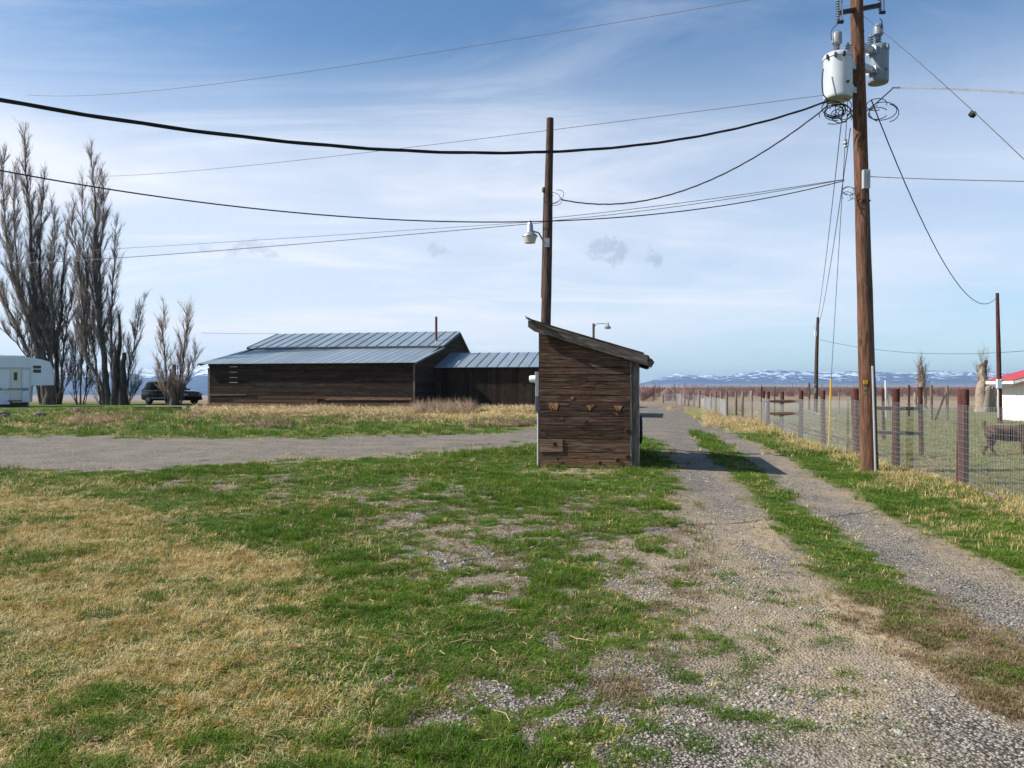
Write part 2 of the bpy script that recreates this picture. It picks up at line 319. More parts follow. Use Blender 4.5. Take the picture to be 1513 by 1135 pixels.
def ground_mat():
    n = mat('ground_earth', .92, .12); p = n.add('ShaderNodeNewGeometry').outputs['Position']
    a = n.add('ShaderNodeAttribute', attribute_name='mask_a'); sa = n.add('ShaderNodeSeparateColor', {0: a.outputs['Color']})
    b = n.add('ShaderNodeAttribute', attribute_name='mask_b'); sb = n.add('ShaderNodeSeparateColor', {0: b.outputs['Color']})
    grass, dry, grav = sa.outputs; dirt, past, far = sb.outputs
    n1 = n.noise(p, 1.1, 5, .6); n2 = n.noise(p, 14, 5, .65); n3 = n.noise(p, 70, 4, .7); n4 = n.noise(p, 4, 4, .6)
    soil = n.mix(n.ss(n2, .35, .65), (.15, .110, .072), (.25, .195, .135))
    green = n.mix(n.ss(n4, .38, .62), (.040, .080, .008), (.078, .125, .015))
    green = n.mix(n.ss(n3, .45, .70), green, (.028, .055, .012))
    straw = n.mix(n.ss(n3, .35, .68), (.44, .36, .18), (.17, .13, .055))
    straw = n.mix(n.math('MULTIPLY', n.ss(n4, .45, .68), .5), straw, (.30, .20, .075))
    # gravel: many small stones of different greys
    v1 = n.add('ShaderNodeTexVoronoi', {'Vector': p, 'Scale': 62.0, 'Randomness': 1.0}); v2 = n.add('ShaderNodeTexVoronoi', {'Vector': p, 'Scale': 23.0})
    hs = n.add('ShaderNodeSeparateColor', {0: v1.outputs['Color']}).outputs[0]; hs2 = n.add('ShaderNodeSeparateColor', {0: v2.outputs['Color']}).outputs[0]
    st = n.mix(n.ss(hs, .05, .95), (.135, .118, .094), (.42, .385, .325))
    st = n.mix(n.math('MULTIPLY', n.ss(hs2, .6, .95), .45), st, (.40, .36, .30))
    st = n.mix(n.ss(v1.outputs['Distance'], .42, .62), st, (.07, .06, .05))
    st = n.mix(n.math('MULTIPLY', n.ss(n1, .42, .62), .55), st, n.mix(n.ss(n2, .35, .65), (.20, .165, .125), (.34, .285, .22)))
    olive = n.mix(n.ss(n4, .35, .65), (.115, .120, .050), (.205, .170, .095))
    olive = n.mix(n.ss(n1, .45, .62), olive, (.10, .125, .042))
    veg = n.mix(dry, green, straw); veg = n.mix(past, veg, olive)
    gg = n.math('ADD', grass, n.math('MULTIPLY', n.math('SUBTRACT', n2, .5), .7)); gg = n.ss(gg, .35, .65)
    c = n.mix(gg, soil, veg)
    gv = n.math('ADD', grav, n.math('MULTIPLY', n.math('SUBTRACT', n2, .5), .9)); gv = n.ss(gv, .36, .62)
    c = n.mix(gv, c, st)
    c = n.mix(n.math('MULTIPLY', dirt, .8), c, n.mix(n.ss(n2, .35, .65), (.28, .215, .13), (.41, .32, .205)))
    farc = n.mix(n.ss(n.noise(p, .012, 5, .6), .4, .6), (.19, .135, .095), (.26, .205, .14))
    c = n.mix(far, c, farc)
    n.l.new(c, n.b.inputs['Base Color'])
    h = n.math('ADD', n.math('MULTIPLY', n3, .8), n.math('MULTIPLY', n.math('SUBTRACT', 1.0, v1.outputs['Distance']), gv))
    bump(n, h, .85, .018)
    return n.m
M['ground'] = ground_mat()

# ------------------------------------------------------------------ mesh helpers
def tag(o, label=None, cat=None, group=None, kind=None):
    if label: o['label'] = label
    if cat: o['category'] = cat
    if group: o['group'] = group
    if kind: o['kind'] = kind
    return o
def empty(name, loc, label=None, cat=None, group=None):
    o = bpy.data.objects.new(name, None); COL.objects.link(o); o.location = loc; o.empty_display_size = .2
    bpy.context.view_layer.update() if False else None
    return tag(o, label, cat, group)
class MB:
    def __init__(s): s.v = []; s.f = []; s.uv = []; s.t = []; s.marks = []
    def raw(s, verts, faces, uvs=None, tone=None):
        k = len(s.v); s.marks.append((k, len(s.f), len(s.uv))); tone = random.random() if tone is None else tone
        s.v += [tuple(q) for q in verts]; s.t += [tone] * len(verts)
        for i, f in enumerate(faces):
            s.f.append([k + j for j in f]); s.uv += (uvs[i] if uvs else [(0, 0)] * len(f))
        return s
    def each(s, name, m, parent=None, smooth=False, k=1):      # one object for every k shapes
        n = len(s.marks)
        for i in range(0, n, k):
            a, fa, ua = s.marks[i]; b, fb, ub = s.marks[i + k] if i + k < n else (len(s.v), len(s.f), len(s.uv))
            q = MB(); q.v = s.v[a:b]; q.t = s.t[a:b]; q.f = [[j - a for j in f] for f in s.f[fa:fb]]; q.uv = s.uv[ua:ub]; o = q.build(name, m, parent, smooth)
        return o
    def prism(s, pts, O, U, V, N, t, tone=None, along='u'):     # polygon in the (U,V) plane, thickness t along N
        off = (random.random() * 40, random.random() * 40); n = len(pts)
        lo = [O + U * a + V * b for a, b in pts]; hi = [q + N * t for q in lo]
        def m(a, b): return (a + off[0], b + off[1]) if along == 'u' else (b + off[0], a + off[1])
        pu = [m(a, b) for a, b in pts]
        fs = [list(range(n))[::-1], [n + i for i in range(n)]]; us = [pu[::-1], pu]
        for i in range(n):
            j = (i + 1) % n; fs.append([i, j, n + j, n + i])
            q = [pu[i], pu[j]]; us.append([q[0], q[1], (q[1][0], q[1][1] + t), (q[0][0], q[0][1] + t)])
        return s.raw(lo + hi, fs, us, tone)
    def box(s, c, d, U=Vector((1, 0, 0)), V=Vector((0, 1, 0)), W=Vector((0, 0, 1)), tone=None):   # centre, full sizes
        ax = sorted(range(3), key=lambda i: -d[i]); A = [U, V, W]; a, b, e = (A[i] for i in ax); da, db, de = (d[i] for i in ax)
        if a.cross(b).dot(e) < 0: e = -e
        return s.prism([(-da / 2, -db / 2), (da / 2, -db / 2), (da / 2, db / 2), (-da / 2, db / 2)], Vector(c) - e * de / 2, a, b, e, de, tone)
    def tube(s, pts, rad, n=8, cap=True, tone=None):
        pts = [Vector(p) for p in pts]; m = len(pts)
        if not hasattr(rad, '__len__'): rad = [rad] * m
        vs = []; fs = []; us = []; L = 0; Ls = [0]
        T0 = (pts[1] - pts[0]).normalized(); X = T0.orthogonal().normalized()
        for i in range(m):
            T = (pts[min(i + 1, m - 1)] - pts[max(i - 1, 0)]).normalized()
            X = (X - T * X.dot(T)).normalized(); Y = T.cross(X)
            for k in range(n):
                a = 2 * math.pi * k / n; vs.append(pts[i] + (X * math.cos(a) + Y * math.sin(a)) * rad[i])
            if i: L += (pts[i] - pts[i - 1]).length; Ls.append(L)
        ou = random.random() * 30
        for i in range(m - 1):
            for k in range(n):
                k2 = (k + 1) % n; fs.append([i * n + k, i * n + k2, (i + 1) * n + k2, (i + 1) * n + k])
                c0, c1 = 6.28 * rad[i] * k / n, 6.28 * rad[i] * (k + 1) / n
                us.append([(Ls[i] + ou, c0), (Ls[i] + ou, c1), (Ls[i + 1] + ou, c1), (Ls[i + 1] + ou, c0)])
        if cap and n > 2:
            fs.append(list(range(n))[::-1]); us.append([(q * .01, 0) for q in range(n)])
            fs.append([(m - 1) * n + k for k in range(n)]); us.append([(q * .01, 0) for q in range(n)])
        return s.raw(vs, fs, us, tone)
    def lathe(s, prof, O, axis=Vector((0, 0, 1)), n=24, tone=None):   # prof: [(radius, height)]
        axis = axis.normalized()
        X = axis.orthogonal().normalized(); Y = axis.cross(X); vs = []; fs = []
        for r, h in prof:
            for k in range(n):
                a = 2 * math.pi * k / n; vs.append(Vector(O) + axis * h + (X * math.cos(a) + Y * math.sin(a)) * max(r, 1e-4))
        for i in range(len(prof) - 1):
            for k in range(n): k2 = (k + 1) % n; fs.append([i * n + k, i * n + k2, (i + 1) * n + k2, (i + 1) * n + k])
        return s.raw(vs, fs, None, tone)
    def build(s, name, m, parent=None, smooth=False, loc=None):
        me = bpy.data.meshes.new(name)
        org = parent.matrix_world.translation if False else (Vector(loc) if loc is not None else Vector((0, 0, 0)))
        me.from_pydata([(a - org.x, b - org.y, c - org.z) for a, b, c in s.v], [], s.f)
        uvl = me.uv_layers.new(name='uv'); uvl.data.foreach_set('uv', np.array(s.uv, 'f').ravel())
        at_ = me.attributes.new('tone', 'FLOAT', 'POINT'); at_.data.foreach_set('value', np.array(s.t, 'f'))
        if m: me.materials.append(m)
        if smooth:
            me.polygons.foreach_set('use_smooth', [True] * len(me.polygons))
            try: me.set_sharp_from_angle(angle=R(40))
            except Exception: pass
        o = bpy.data.objects.new(name, me); COL.objects.link(o)
        if parent is not None:
            o.parent = parent
            if loc is None:                                  # vertices were given in world space: keep them there
                wl = parent.location.copy(); q = parent
                while q.parent: q = q.parent; wl += q.location
                me.transform(Matrix.Translation(-wl))
        elif loc is not None: o.location = loc
        return o
def single(name, mb, m, label, cat, group=None, smooth=False, kind=None):
    c = np.array(mb.v); loc = Vector((float(c[:, 0].mean()), float(c[:, 1].mean()), float(c[:, 2].min())))
    return tag(mb.build(name, m, None, smooth, loc), label, cat, group, kind)
def hair_tris(name, P, D, L, Wd, m, tones, parent=None, sides=3):
    """many thin tapering twigs at once: base points P, directions D, lengths L, base radii Wd (numpy)"""
    n = len(P); D = D / np.linalg.norm(D, axis=1, keepdims=True)
    h = np.where(np.abs(D[:, 2:3]) < .9, np.array([[0, 0, 1.]]), np.array([[1., 0, 0]]))
    X = np.cross(D, h); X /= np.linalg.norm(X, axis=1, keepdims=True); Y = np.cross(D, X)
    vs = np.empty((n, 4, 3))
    for k in range(3):
        a = 2.094 * k; vs[:, k] = P + (X * math.cos(a) + Y * math.sin(a)) * Wd[:, None]
    vs[:, 3] = P + D * L[:, None]
    f = np.array([[0, 1, 3], [1, 2, 3], [2, 0, 3]])
    F = (np.arange(n)[:, None, None] * 4 + f[None]).reshape(-1)
    me = bpy.data.meshes.new(name); me.vertices.add(n * 4); me.vertices.foreach_set('co', vs.astype('f').ravel())
    me.loops.add(n * 9); me.loops.foreach_set('vertex_index', F.astype('i')); me.polygons.add(n * 3)
    me.polygons.foreach_set('loop_start', np.arange(0, n * 9, 3).astype('i')); me.update(calc_edges=True)
    at_ = me.attributes.new('tone', 'FLOAT', 'POINT'); at_.data.foreach_set('value', np.repeat(tones, 4).astype('f'))
    me.materials.append(m); o = bpy.data.objects.new(name, me); COL.objects.link(o)
    if parent is not None: o.parent = parent; me.transform(Matrix.Translation(-parent.location))
    return o

# ------------------------------------------------------------------ the ground (one sheet to the horizon, its faces sorted into ground, gravel road and driveway)
s_ = np.concatenate([np.geomspace(1.0, 44, 760), np.geomspace(44, 13000, 190)[1:]])
t_ = np.concatenate([np.linspace(-1.7, -.75, 60)[:-1], np.linspace(-.75, .75, 760), np.linspace(.75, 1.7, 60)[1:]])
SS, TT = np.meshgrid(s_, t_, indexing='ij'); GX = SS * TT; GY = SS - 3.0
sk = sm(0, 8, GY); GX = GX * 1.0
GZ = gz(GX, GY); cl_ = classes(GX, GY, GZ)
nearf = 1 - sm(9, 26, GY)
GZ2 = GZ + nearf * cl_['fine'] * .03 * (1 - .6 * cl_['gravel']) + nearf * cl_['vf'] * .016
GZ2 = GZ2 - .03 * nearf * cl_['drive'] * sm(2, 6, GY)
nr, nc = GX.shape
idx = np.arange(nr * nc).reshape(nr, nc)
quads = np.stack([idx[:-1, :-1], idx[:-1, 1:], idx[1:, 1:], idx[1:, :-1]], -1).reshape(-1, 4)
xyz = np.stack([GX, GY, GZ2], -1).reshape(-1, 3)
ma = np.stack([cl_['grass'], np.clip(cl_['dry'], 0, 1), cl_['gravel'], np.ones_like(GX)], -1).reshape(-1, 4)
mb_ = np.stack([cl_['dirt'], cl_['past'], cl_['far'], np.ones_like(GX)], -1).reshape(-1, 4)
drv = (cl_['drive'].reshape(-1)[quads].mean(1) > .5) & (cl_['road'].reshape(-1)[quads].mean(1) < .5)
rd = (cl_['road'].reshape(-1)[quads].mean(1) >= .5)
def sheet(name, sel, kind_label=None):
    q = quads[sel]; used, inv = np.unique(q, return_inverse=True); q2 = inv.reshape(-1, 4)
    me = bpy.data.meshes.new(name); me.vertices.add(len(used)); me.vertices.foreach_set('co', xyz[used].astype('f').ravel())
    me.loops.add(q2.size); me.loops.foreach_set('vertex_index', q2.astype('i').ravel()); me.polygons.add(len(q2))
    me.polygons.foreach_set('loop_start', np.arange(0, q2.size, 4).astype('i')); me.update(calc_edges=True)
    for nm, arr in (('mask_a', ma), ('mask_b', mb_)):
        a_ = me.attributes.new(nm, 'FLOAT_COLOR', 'POINT'); a_.data.foreach_set('color', arr[used].astype('f').ravel())
    me.polygons.foreach_set('use_smooth', [True] * len(me.polygons)); me.materials.append(M['ground'])
    o = bpy.data.objects.new(name, me); COL.objects.link(o); o['kind'] = 'structure'
    return o
sheet('ground', ~(drv | rd)); sheet('driveway', drv); sheet('gravel_road', rd)

# ------------------------------------------------------------------ snowy mountains
def mountains():
    uu = np.linspace(-900, 2500, 1500); rr = np.linspace(0, 1, 70)
    prof = np.interp(uu, [-900, -200, 60, 130, 190, 225, 262, 300, 330, 600, 760, 900, 945, 965, 985, 1003, 1020, 1046, 1070, 1095, 1130, 1170, 1220, 1260, 1300, 1345, 1375, 1420, 1513, 1800, 2500],
                     [28, 22, 25, 27, 22, 19, 18, 24, 27, 18, 8, 2, 4, 9, 14, 18, 15.5, 16.5, 14.5, 19, 22.5, 21.5, 19.5, 22, 20, 18.5, 21, 20.5, 19, 24, 22])
    U2, R2 = np.meshgrid(uu, rr, indexing='ij'); lm = sm(740, 640, U2) if False else 1 - sm(640, 740, U2); D = 5200 - 2700 * lm + (4200 + 1900 * lm) * R2
    x = (U2 - CX) / FPX * D; y = D
    top = np.repeat(prof[:, None], len(rr), 1) / FPX * 8200 * 1.15
    left_ = np.where(U2 < 700, 1, 0)
    rise = sm(0, .78, R2) ** (1.5 + .3 * left_) * (1 - .25 * sm(.8, 1, R2))
    rg = 1 - np.abs(fbm(x, y, 1 / 520., 5, .55) * 2 - 1)
    rg2 = fbm(x, y, 1 / 140., 4, .55) - .5
    z = top * rise * (.74 + .30 * rg) + rg2 * 22 * rise * (1 - .55 * sm(.6, .8, R2))
    z = z - 34 * (1 - sm(0, .12 + .5 * lm, R2)) + lm * 14 * fbm(x, y, 1 / 260., 3) * sm(0.02, .2, R2)
    n0, n1 = U2.shape; ix = np.arange(n0 * n1).reshape(n0, n1)
    q = np.stack([ix[:-1, :-1], ix[1:, :-1], ix[1:, 1:], ix[:-1, 1:]], -1).reshape(-1, 4)
    me = bpy.data.meshes.new('mountain_range'); me.vertices.add(n0 * n1); me.vertices.foreach_set('co', np.stack([x, y, z], -1).astype('f').ravel())
    me.loops.add(q.size); me.loops.foreach_set('vertex_index', q.astype('i').ravel()); me.polygons.add(len(q))
    me.polygons.foreach_set('loop_start', np.arange(0, q.size, 4).astype('i')); me.update(calc_edges=True)
    n = mat('mountain', .95, .05); p = n.add('ShaderNodeNewGeometry').outputs['Position']
    z_ = n.add('ShaderNodeSeparateXYZ', {0: p}).outputs[2]
    f1 = n.noise(n.mapv(p, (1.3, .9, 6.0)), .0075, 6, .62, .6); f2 = n.noise(n.mapv(p, (1, 1, 1)), .0011, 4, .5)
    hgt = n.ss(z_, 30, 150)
    sn = n.math('ADD', n.math('ADD', f1, n.math('MULTIPLY', f2, .40)), n.math('MULTIPLY', hgt, .18))
    xl = n.add('ShaderNodeSeparateXYZ', {0: p}).outputs[0]
    sn = n.math('ADD', sn, n.math('MULTIPLY', n.ss(xl, -1500, -3200), .09))
    sn = n.ss(sn, .845, .90)
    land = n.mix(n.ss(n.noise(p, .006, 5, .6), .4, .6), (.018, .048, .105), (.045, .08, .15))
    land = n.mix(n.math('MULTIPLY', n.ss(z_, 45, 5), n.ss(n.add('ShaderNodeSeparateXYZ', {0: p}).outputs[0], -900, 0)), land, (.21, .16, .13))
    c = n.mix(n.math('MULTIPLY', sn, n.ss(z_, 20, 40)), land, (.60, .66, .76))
    n.l.new(c, n.b.inputs['Base Color']); me.materials.append(n.m)
    o = bpy.data.objects.new('mountain_range', me); COL.objects.link(o); o['kind'] = 'structure'
mountains()

# ------------------------------------------------------------------ the little shed in the middle
Zv = Vector((0, 0, 1))
def clip_poly(pts, a, b, keep_below=True):                       # keep v <= a + b*u
    out = []
    for i in range(len(pts)):
        p, q = pts[i], pts[(i + 1) % len(pts)]
        dp, dq = a + b * p[0] - p[1], a + b * q[0] - q[1]
        if dp >= 0: out.append(p)
        if (dp >= 0) != (dq >= 0):
            t = dp / (dp - dq); out.append((p[0] + (q[0] - p[0]) * t, p[1] + (q[1] - p[1]) * t))
    return out
def boards_h(mb, O, U, N, width, edges, t, a, b, u0=0.0, tone=None, gap=.009, jitter=.004, th=0.0):
    """horizontal boards on the plane (U, Z) starting at O; tops clipped by the roof line a+b*u"""
    for i in range(len(edges) - 1):
        z0, z1 = edges[i] + gap, edges[i + 1]
        s0 = random.uniform(-jitter, jitter); s1 = random.uniform(-jitter, jitter)
        p = clip_poly([(u0, z0 + s0), (u0 + width, z0 + s1), (u0 + width, z1 + s1 * .6), (u0, z1 + s0 * .6)], a, b)
        if len(p) >= 3: mb.prism(p, O + N * random.uniform(0, th), U, Zv, N, t, tone)
th = R(10); sU = Vector((math.cos(th), -math.sin(th), 0)); sW = Vector((math.sin(th), math.cos(th), 0))
P0 = Vector(((797 - CX) / FPX * 15.5, 15.5, 0)); gz0 = G(P0.x + .9, 15.3)
SL = 1.83; RA, RB, SD = 2.86, -.302, 3.3                         # roof top line and depth
shed = empty('wooden_shed', P0 + sU * SL / 2 + sW * SD / 2 + Zv * gz0, 'small dark plank shed with a lean-to roof standing in the grass beside the drive', 'shed')
def zz(v, y=15.35): return EYE + (HY - v) / FPX * y
vs_ = [690.5, 678, 669, 648.5, 628.7, 615.5, 606.5, 594.5, 584.5, 575, 564.8, 554, 543.5, 531, 517, 503, 489]
edges = [zz(v) for v in vs_]
wf = MB(); lowb = MB()
for i in range(len(edges) - 1):
    mb = lowb if i < 2 else wf
    if i == 2:
        pass
    boards_h(mb, P0, sU, -sW, SL, edges[i:i + 2], .022, RA - .05, RB, jitter=.004, th=.006)
wf.build('front_wall', M['shed_wood'], shed)
lowb.build('bottom_boards', M['shed_low'], shed)
mb = MB(); mb.prism([(.0, zz(668.5)), (.47, zz(668)), (.468, zz(649.3)), (0, zz(649))], P0 - sW * .030, sU, Zv, -sW, .018)
mb.build('patch_board', M['patch'], shed)
# dark backing behind the boards, side and back walls
mb = MB(); ze = [gz0 - .05 + .2 * i for i in range(16)]
for (O, U, N, wd, a, b) in ((P0 + sU * SL + sW * .13, sW, sU, SD - .13, RA + RB * SL - .05, 0), (P0 + sW * SD, -sW, -sU, SD, RA - .06, 0), (P0 + sU * SL + sW * SD, -sU, sW, SL, RA + RB * SL - .05, -RB)):
    boards_h(mb, O, U, N, wd, ze, .022, a, b, jitter=.003)
mb.build('side_wall', M['shed_wood'], shed)
mb = MB()
mb.prism(clip_poly([(.02, gz0 - .05), (SL - .02, gz0 - .05), (SL - .02, 3), (.02, 3)], RA - .12, RB), P0 + sW * .01, sU, Zv, sW, .03)
mb.build('wall_backing', M['knothole'], shed)
mb = MB()                                                          # grey corner planks
mb.prism([(SL + .012, gz0 - .03), (SL + .155, gz0 - .03), (SL + .155, RA + RB * (SL + .15) - .08), (SL + .012, RA + RB * SL - .08)], P0 - sW * .005, sU, Zv, sW, .035, .75, 'v')
mb.prism([(SL - .03, gz0 - .03), (SL + .010, gz0 - .03), (SL + .010, RA + RB * SL - .1), (SL - .03, RA + RB * SL - .09)], P0 - sW * .026, sU, Zv, -sW, .012, .2, 'v')
mb.each('corner_board', M['grey_wood'], shed)
# roof: planks running down the slope, bargeboards, eave board
rt = empty('roof', (0, 0, 0)); rt.parent = shed; bpy.data.objects.remove(rt)
mb = MB(); Rd = (sU + Zv * RB).normalized(); Rn = Rd.cross(sW).normalized(); Rn = Rn if Rn.z > 0 else -Rn
ul, ur = -.21, 2.14; Ls = (ur - ul) * math.sqrt(1 + RB * RB); wv = -.15
while wv < SD + .3:
    wd = random.uniform(.15, .22); ex = random.uniform(-.03, .06); thk = random.uniform(0, .012)
    O = P0 + sU * ul + sW * wv + Zv * (RA + RB * ul - .015)
    mb.prism([(-ex, 0), (Ls - random.uniform(-.03, .05), 0), (Ls - random.uniform(-.03, .05), wd - .012), (-ex, wd - .012)], O + Rn * thk, Rd, sW, Rn, .022)
    wv += wd
# ragged second layer of thin shakes lifting at the upper eave
for k in range(15):
    wv = -.16 + k * .24; O = P0 + sU * ul + sW * wv + Zv * (RA + RB * ul + .022)
    a0 = random.uniform(-.08, .0); tilt = (Rd - Rn * random.uniform(.0, .05)).normalized()
    mb.prism([(a0, 0), (random.uniform(.5, .8), 0), (random.uniform(.5, .8), .2), (a0 - .02, .2)], O + Rn * (.012 + .03 * random.random()), tilt, sW, Rn, .014)
    for j in range(1, 4):
        O2 = O + Rd * (.58 * j)
        mb.prism([(0, 0), (.62, .01), (.62 + random.uniform(-.05, .03), .21), (0, .2)], O2 + Rn * (.004 + .012 * random.random()), Rd, sW, Rn, .012)
# two loose planks sticking out at the high corner
for dz, ln, sl_, wofs in ((.075, .42, -.50, -.28), (.045, .62, -.42, -.22)):
    dd_ = (sU + Zv * sl_).normalized(); nn_ = dd_.cross(sW).normalized(); nn_ = nn_ if nn_.z > 0 else -nn_
    mb.prism([(0, 0), (ln, 0), (ln - .05, .13), (.04, .13)], P0 + sU * (ul - .05) + sW * wofs + Zv * (RA + RB * ul + dz), dd_, sW, nn_, .018)
roofo = mb.build('roof', M['roof_wood'], shed)
mb = MB()
for wo, sg in ((-.125, -1), (SD + .27, 1)):
    dpt = .175
    mb.prism([(ul - .005, -dpt + .055), (ul - .005, .015), (ur, .0), (ur, -dpt - .02), (ul + .12, -dpt)], P0 + sW * wo + Zv * (RA), (sU + Zv * RB), Zv, sW * sg, .035, .55)
mb.each('bargeboard', M['roof_wood'], shed)
mb = MB()
mb.box(P0 + sU * (ur + .02) + sW * (SD / 2 + .08) + Zv * (RA + RB * ur - .095), (.04, SD + .38, .15), sU, sW, Zv)
mb.prism([(0, -.06), (.085, -.06 - .035), (.135, -.16), (.07, -.27), (0, -.23)], P0 + sU * (ur + .0) + sW * (-.13) + Zv * (RA + RB * ur + .03), sU, Zv, sW, .05, .3)
mb.build('eave_board', M['grey_wood'], shed)
mb = MB()
for k in range(6): mb.box(P0 + sU * (1.0) + sW * (.3 + k * .56) + Zv * (RA + RB * 1.0 - .105), (2.22 * 1.03, .045, .10), Rd, sW, Rn)
mb.each('rafter', M['roof_wood'], shed)
# splintered pale knots and knot holes
def fx(u): return ((u - CX) / FPX * (P0.y) - P0.x) / (sU.x - sU.y * (u - CX) / FPX)
def splint(pts, dpt=.006, m='splinter'):
    mb = MB(); q = [(fx(a), zz(b, 15.5 - .174 * fx(a))) for a, b in pts]
    ar = sum(q[i][0] * q[(i + 1) % len(q)][1] - q[(i + 1) % len(q)][0] * q[i][1] for i in range(len(q)))
    if ar < 0: q = q[::-1]
    mb.prism(q[::-1], P0 - sW * .029, sU, Zv, -sW, dpt, .8); return mb
def knot(u0, u1, v0, ue, ve, n, m):
    """a torn knot: slivers fanning from the edge (u0..u1, v0) towards (ue, ve)"""
    mb = MB()
    for i in range(n):
        f, f2 = i / n, min((i + 1.3) / n, 1.08); a_, b_ = u0 + (u1 - u0) * f, u0 + (u1 - u0) * f2
        e_ = ue + random.uniform(-1.4, 1.4) + (f - .5) * abs(u1 - u0) * .5; l_ = ve + random.uniform(-.35, .12) * abs(ve - v0)
        q = [(fx(p_), zz(r_, 15.5 - .174 * fx(p_))) for p_, r_ in ((a_, v0 + random.uniform(-.7, .7)), (b_, v0 + random.uniform(-.7, .7)), (e_ + .5, l_), (e_ - .3, l_ + .3))]
        ar = sum(q[j][0] * q[(j + 1) % 4][1] - q[(j + 1) % 4][0] * q[j][1] for j in range(4))
        if ar < 0: q = q[::-1]
        mb.prism(q[::-1], P0 - sW * (.0285 + .001 * (i % 3)), sU, Zv, -sW, .004, random.random())
    mb.build('splintered_knot', M[m], shed)
for q_ in ((808, 825.5, 595.6, 820.5, 606, 7, 'splinter'), (864.5, 871, 599, 871, 607, 3, 'splinter'), (906.5, 918.5, 599.4, 913, 606.6, 5, 'splinter'), (803, 812, 596, 816, 599, 4, 'knot_brown'), (870, 879, 598, 872, 603.5, 3, 'knot_brown'),
           (905, 911, 610, 914, 615.5, 3, 'knot_brown'), (863, 867, 618.5, 862, 624.5, 3, 'knot_brown'), (842.5, 848.5, 586.2, 845, 590.5, 3, 'splinter'), (826, 832, 617, 829, 622, 3, 'knot_brown')): knot(*q_)
for pts in ([(820, 579), (825, 579.2), (829, 579.8), (837.6, 583), (829.6, 581.4)], [(826, 596.6), (836, 595.8), (842, 597.6), (836, 599), (829, 598.6)],
            [(857, 569.4), (866, 568.4), (877.4, 569.5), (866, 570.6)], [(865, 579.2), (870, 578.8), (874.6, 579.6), (868, 580.2)], [(843, 674.4), (848, 673.6), (853, 675.2), (847, 676)]):
    splint(pts, .004).build('splintered_knot', M['knot_brown'], shed)
for a, b, r in ((926.4, 636.3, .038), (819.5, 655.6, .034), (824.3, 678.3, .030), (886, 683.8, .034), (912, 679.5, .038), (927, 674.6, .034), (801, 635, .018), (878.5, 636, .016)):
    c = P0 + sU * fx(a) + Zv * zz(b, 15.5 - .174 * fx(a)) - sW * .0490
    kh = MB(); kh.lathe([(.0, 0), (r, 0), (r * .95, .009), (0, .009)], c, -sW, 14); kh.build('knothole', M['knothole'], shed)
    if r > .03: kr = MB(); kr.lathe([(r * .98, -.004), (r * 1.32, -.004), (r * 1.15, .006), (r * .98, .006)], c, -sW, 14); kr.build('knothole_rim', M['knot_brown'], shed)
nm_ = MB()
for i in range(len(edges) - 1):
    for uu_ in (.05, .09, .92, .97, SL - .07, SL - .03):
        if random.random() < .75:
            z_ = edges[i] + (edges[i + 1] - edges[i]) * random.uniform(.2, .8)
            if z_ < RA + RB * uu_ - .25: nm_.lathe([(.0, .003), (.006, .002), (.007, 0)], P0 + sU * uu_ + Zv * z_ - sW * .0285, -sW, 6)
nm_.each('nail_head', M['dark_metal'], shed)
# electric meter, boxes and conduit on its left side
C0 = P0 + sW * .16 - sU * .022
t = empty('electric_meter', C0 + Zv * 1.2, 'grey round glass electric meter over two boxes on the left side of the plank shed', 'electric meter')
mb = MB(); mb.box(C0 - sU * .045 + Zv * zz(558, 15.6), (.10, .17, .24)); mb.build('meter_base', M['meter_grey'], t)
mb = MB(); mb.lathe([(0, .135), (.062, .13), (.072, .11), (.074, 0)], C0 - sU * .08 + Zv * zz(560, 15.6), -sU, 20); mb.build('meter_glass', M['plastic_white'], t, True)
mb = MB(); mb.box(C0 - sU * .040 + Zv * zz(576, 15.6), (.09, .2, .27)); mb.build('breaker_box', M['meter_grey'], t)
mb = MB(); mb.box(C0 - sU * .045 + Zv * zz(598, 15.6), (.095, .2, .29)); mb.build('disconnect_box', M['meter_dark'], t)
mb = MB(); c = C0 - sU * .028 - sW * .04; mb.tube([c + Zv * (gz0 - .1), c + Zv * zz(608, 15.6)], .022, 10); mb.build('conduit', M['meter_grey'], t, True)
t = MB(); tc = P0 + sU * (SL + .022) + sW * 1.75
prof = [(.15, .0), (.20, .0), (.29, .02), (.305, .05), (.305, .13), (.29, .16), (.21, .18), (.15, .17), (.15, .0)]
t.lathe(prof, tc + Zv * .66, sU, 32)
for k in range(40):
    a = k * math.pi / 20; rr = Zv * math.sin(a) + sW * math.cos(a)
    t.box(tc + Zv * .66 + rr * .306 + sU * .09, (.11, .022, .018), sU, rr.cross(sU), rr)
single('old_tyre', t, M['rubber'], 'black round tyre hung low on the right side wall of the plank shed', 'tyre', smooth=False)

# ------------------------------------------------------------------ the long barn
th = R(11.5); bU = Vector((math.cos(th), -math.sin(th), 0)); bW = Vector((math.sin(th), math.cos(th), 0))
B0 = Vector((-22.35, 56.8, 0)); BL = 15.87; BG = .12
barn = empty('long_barn', B0 + bU * BL / 2 + bW * 5 + Zv * BG, 'long low dark plank barn with a stepped blue grey metal roof', 'barn')
EZ, Z1a, Z1b, ZR, ZB = 3.36, 4.66, 4.80, 6.15, 4.60; D1, DR, DB = 6.55, 11.2, 14.4; OV = .50
be = [BG - .1 + .205 * i for i in range(40)]
mb = MB()
for i in range(len(be) - 1):
    u = -.0
    while u < BL - .01:
        ln = min(random.uniform(3.0, 5.2), BL - u); ln = BL - u if BL - u - ln < .8 else ln
        boards_h(mb, B0, bU, -bW, ln - .006, be[i:i + 2], .03, EZ - .07, 0, u0=u, jitter=.008, th=.02)
        u += ln
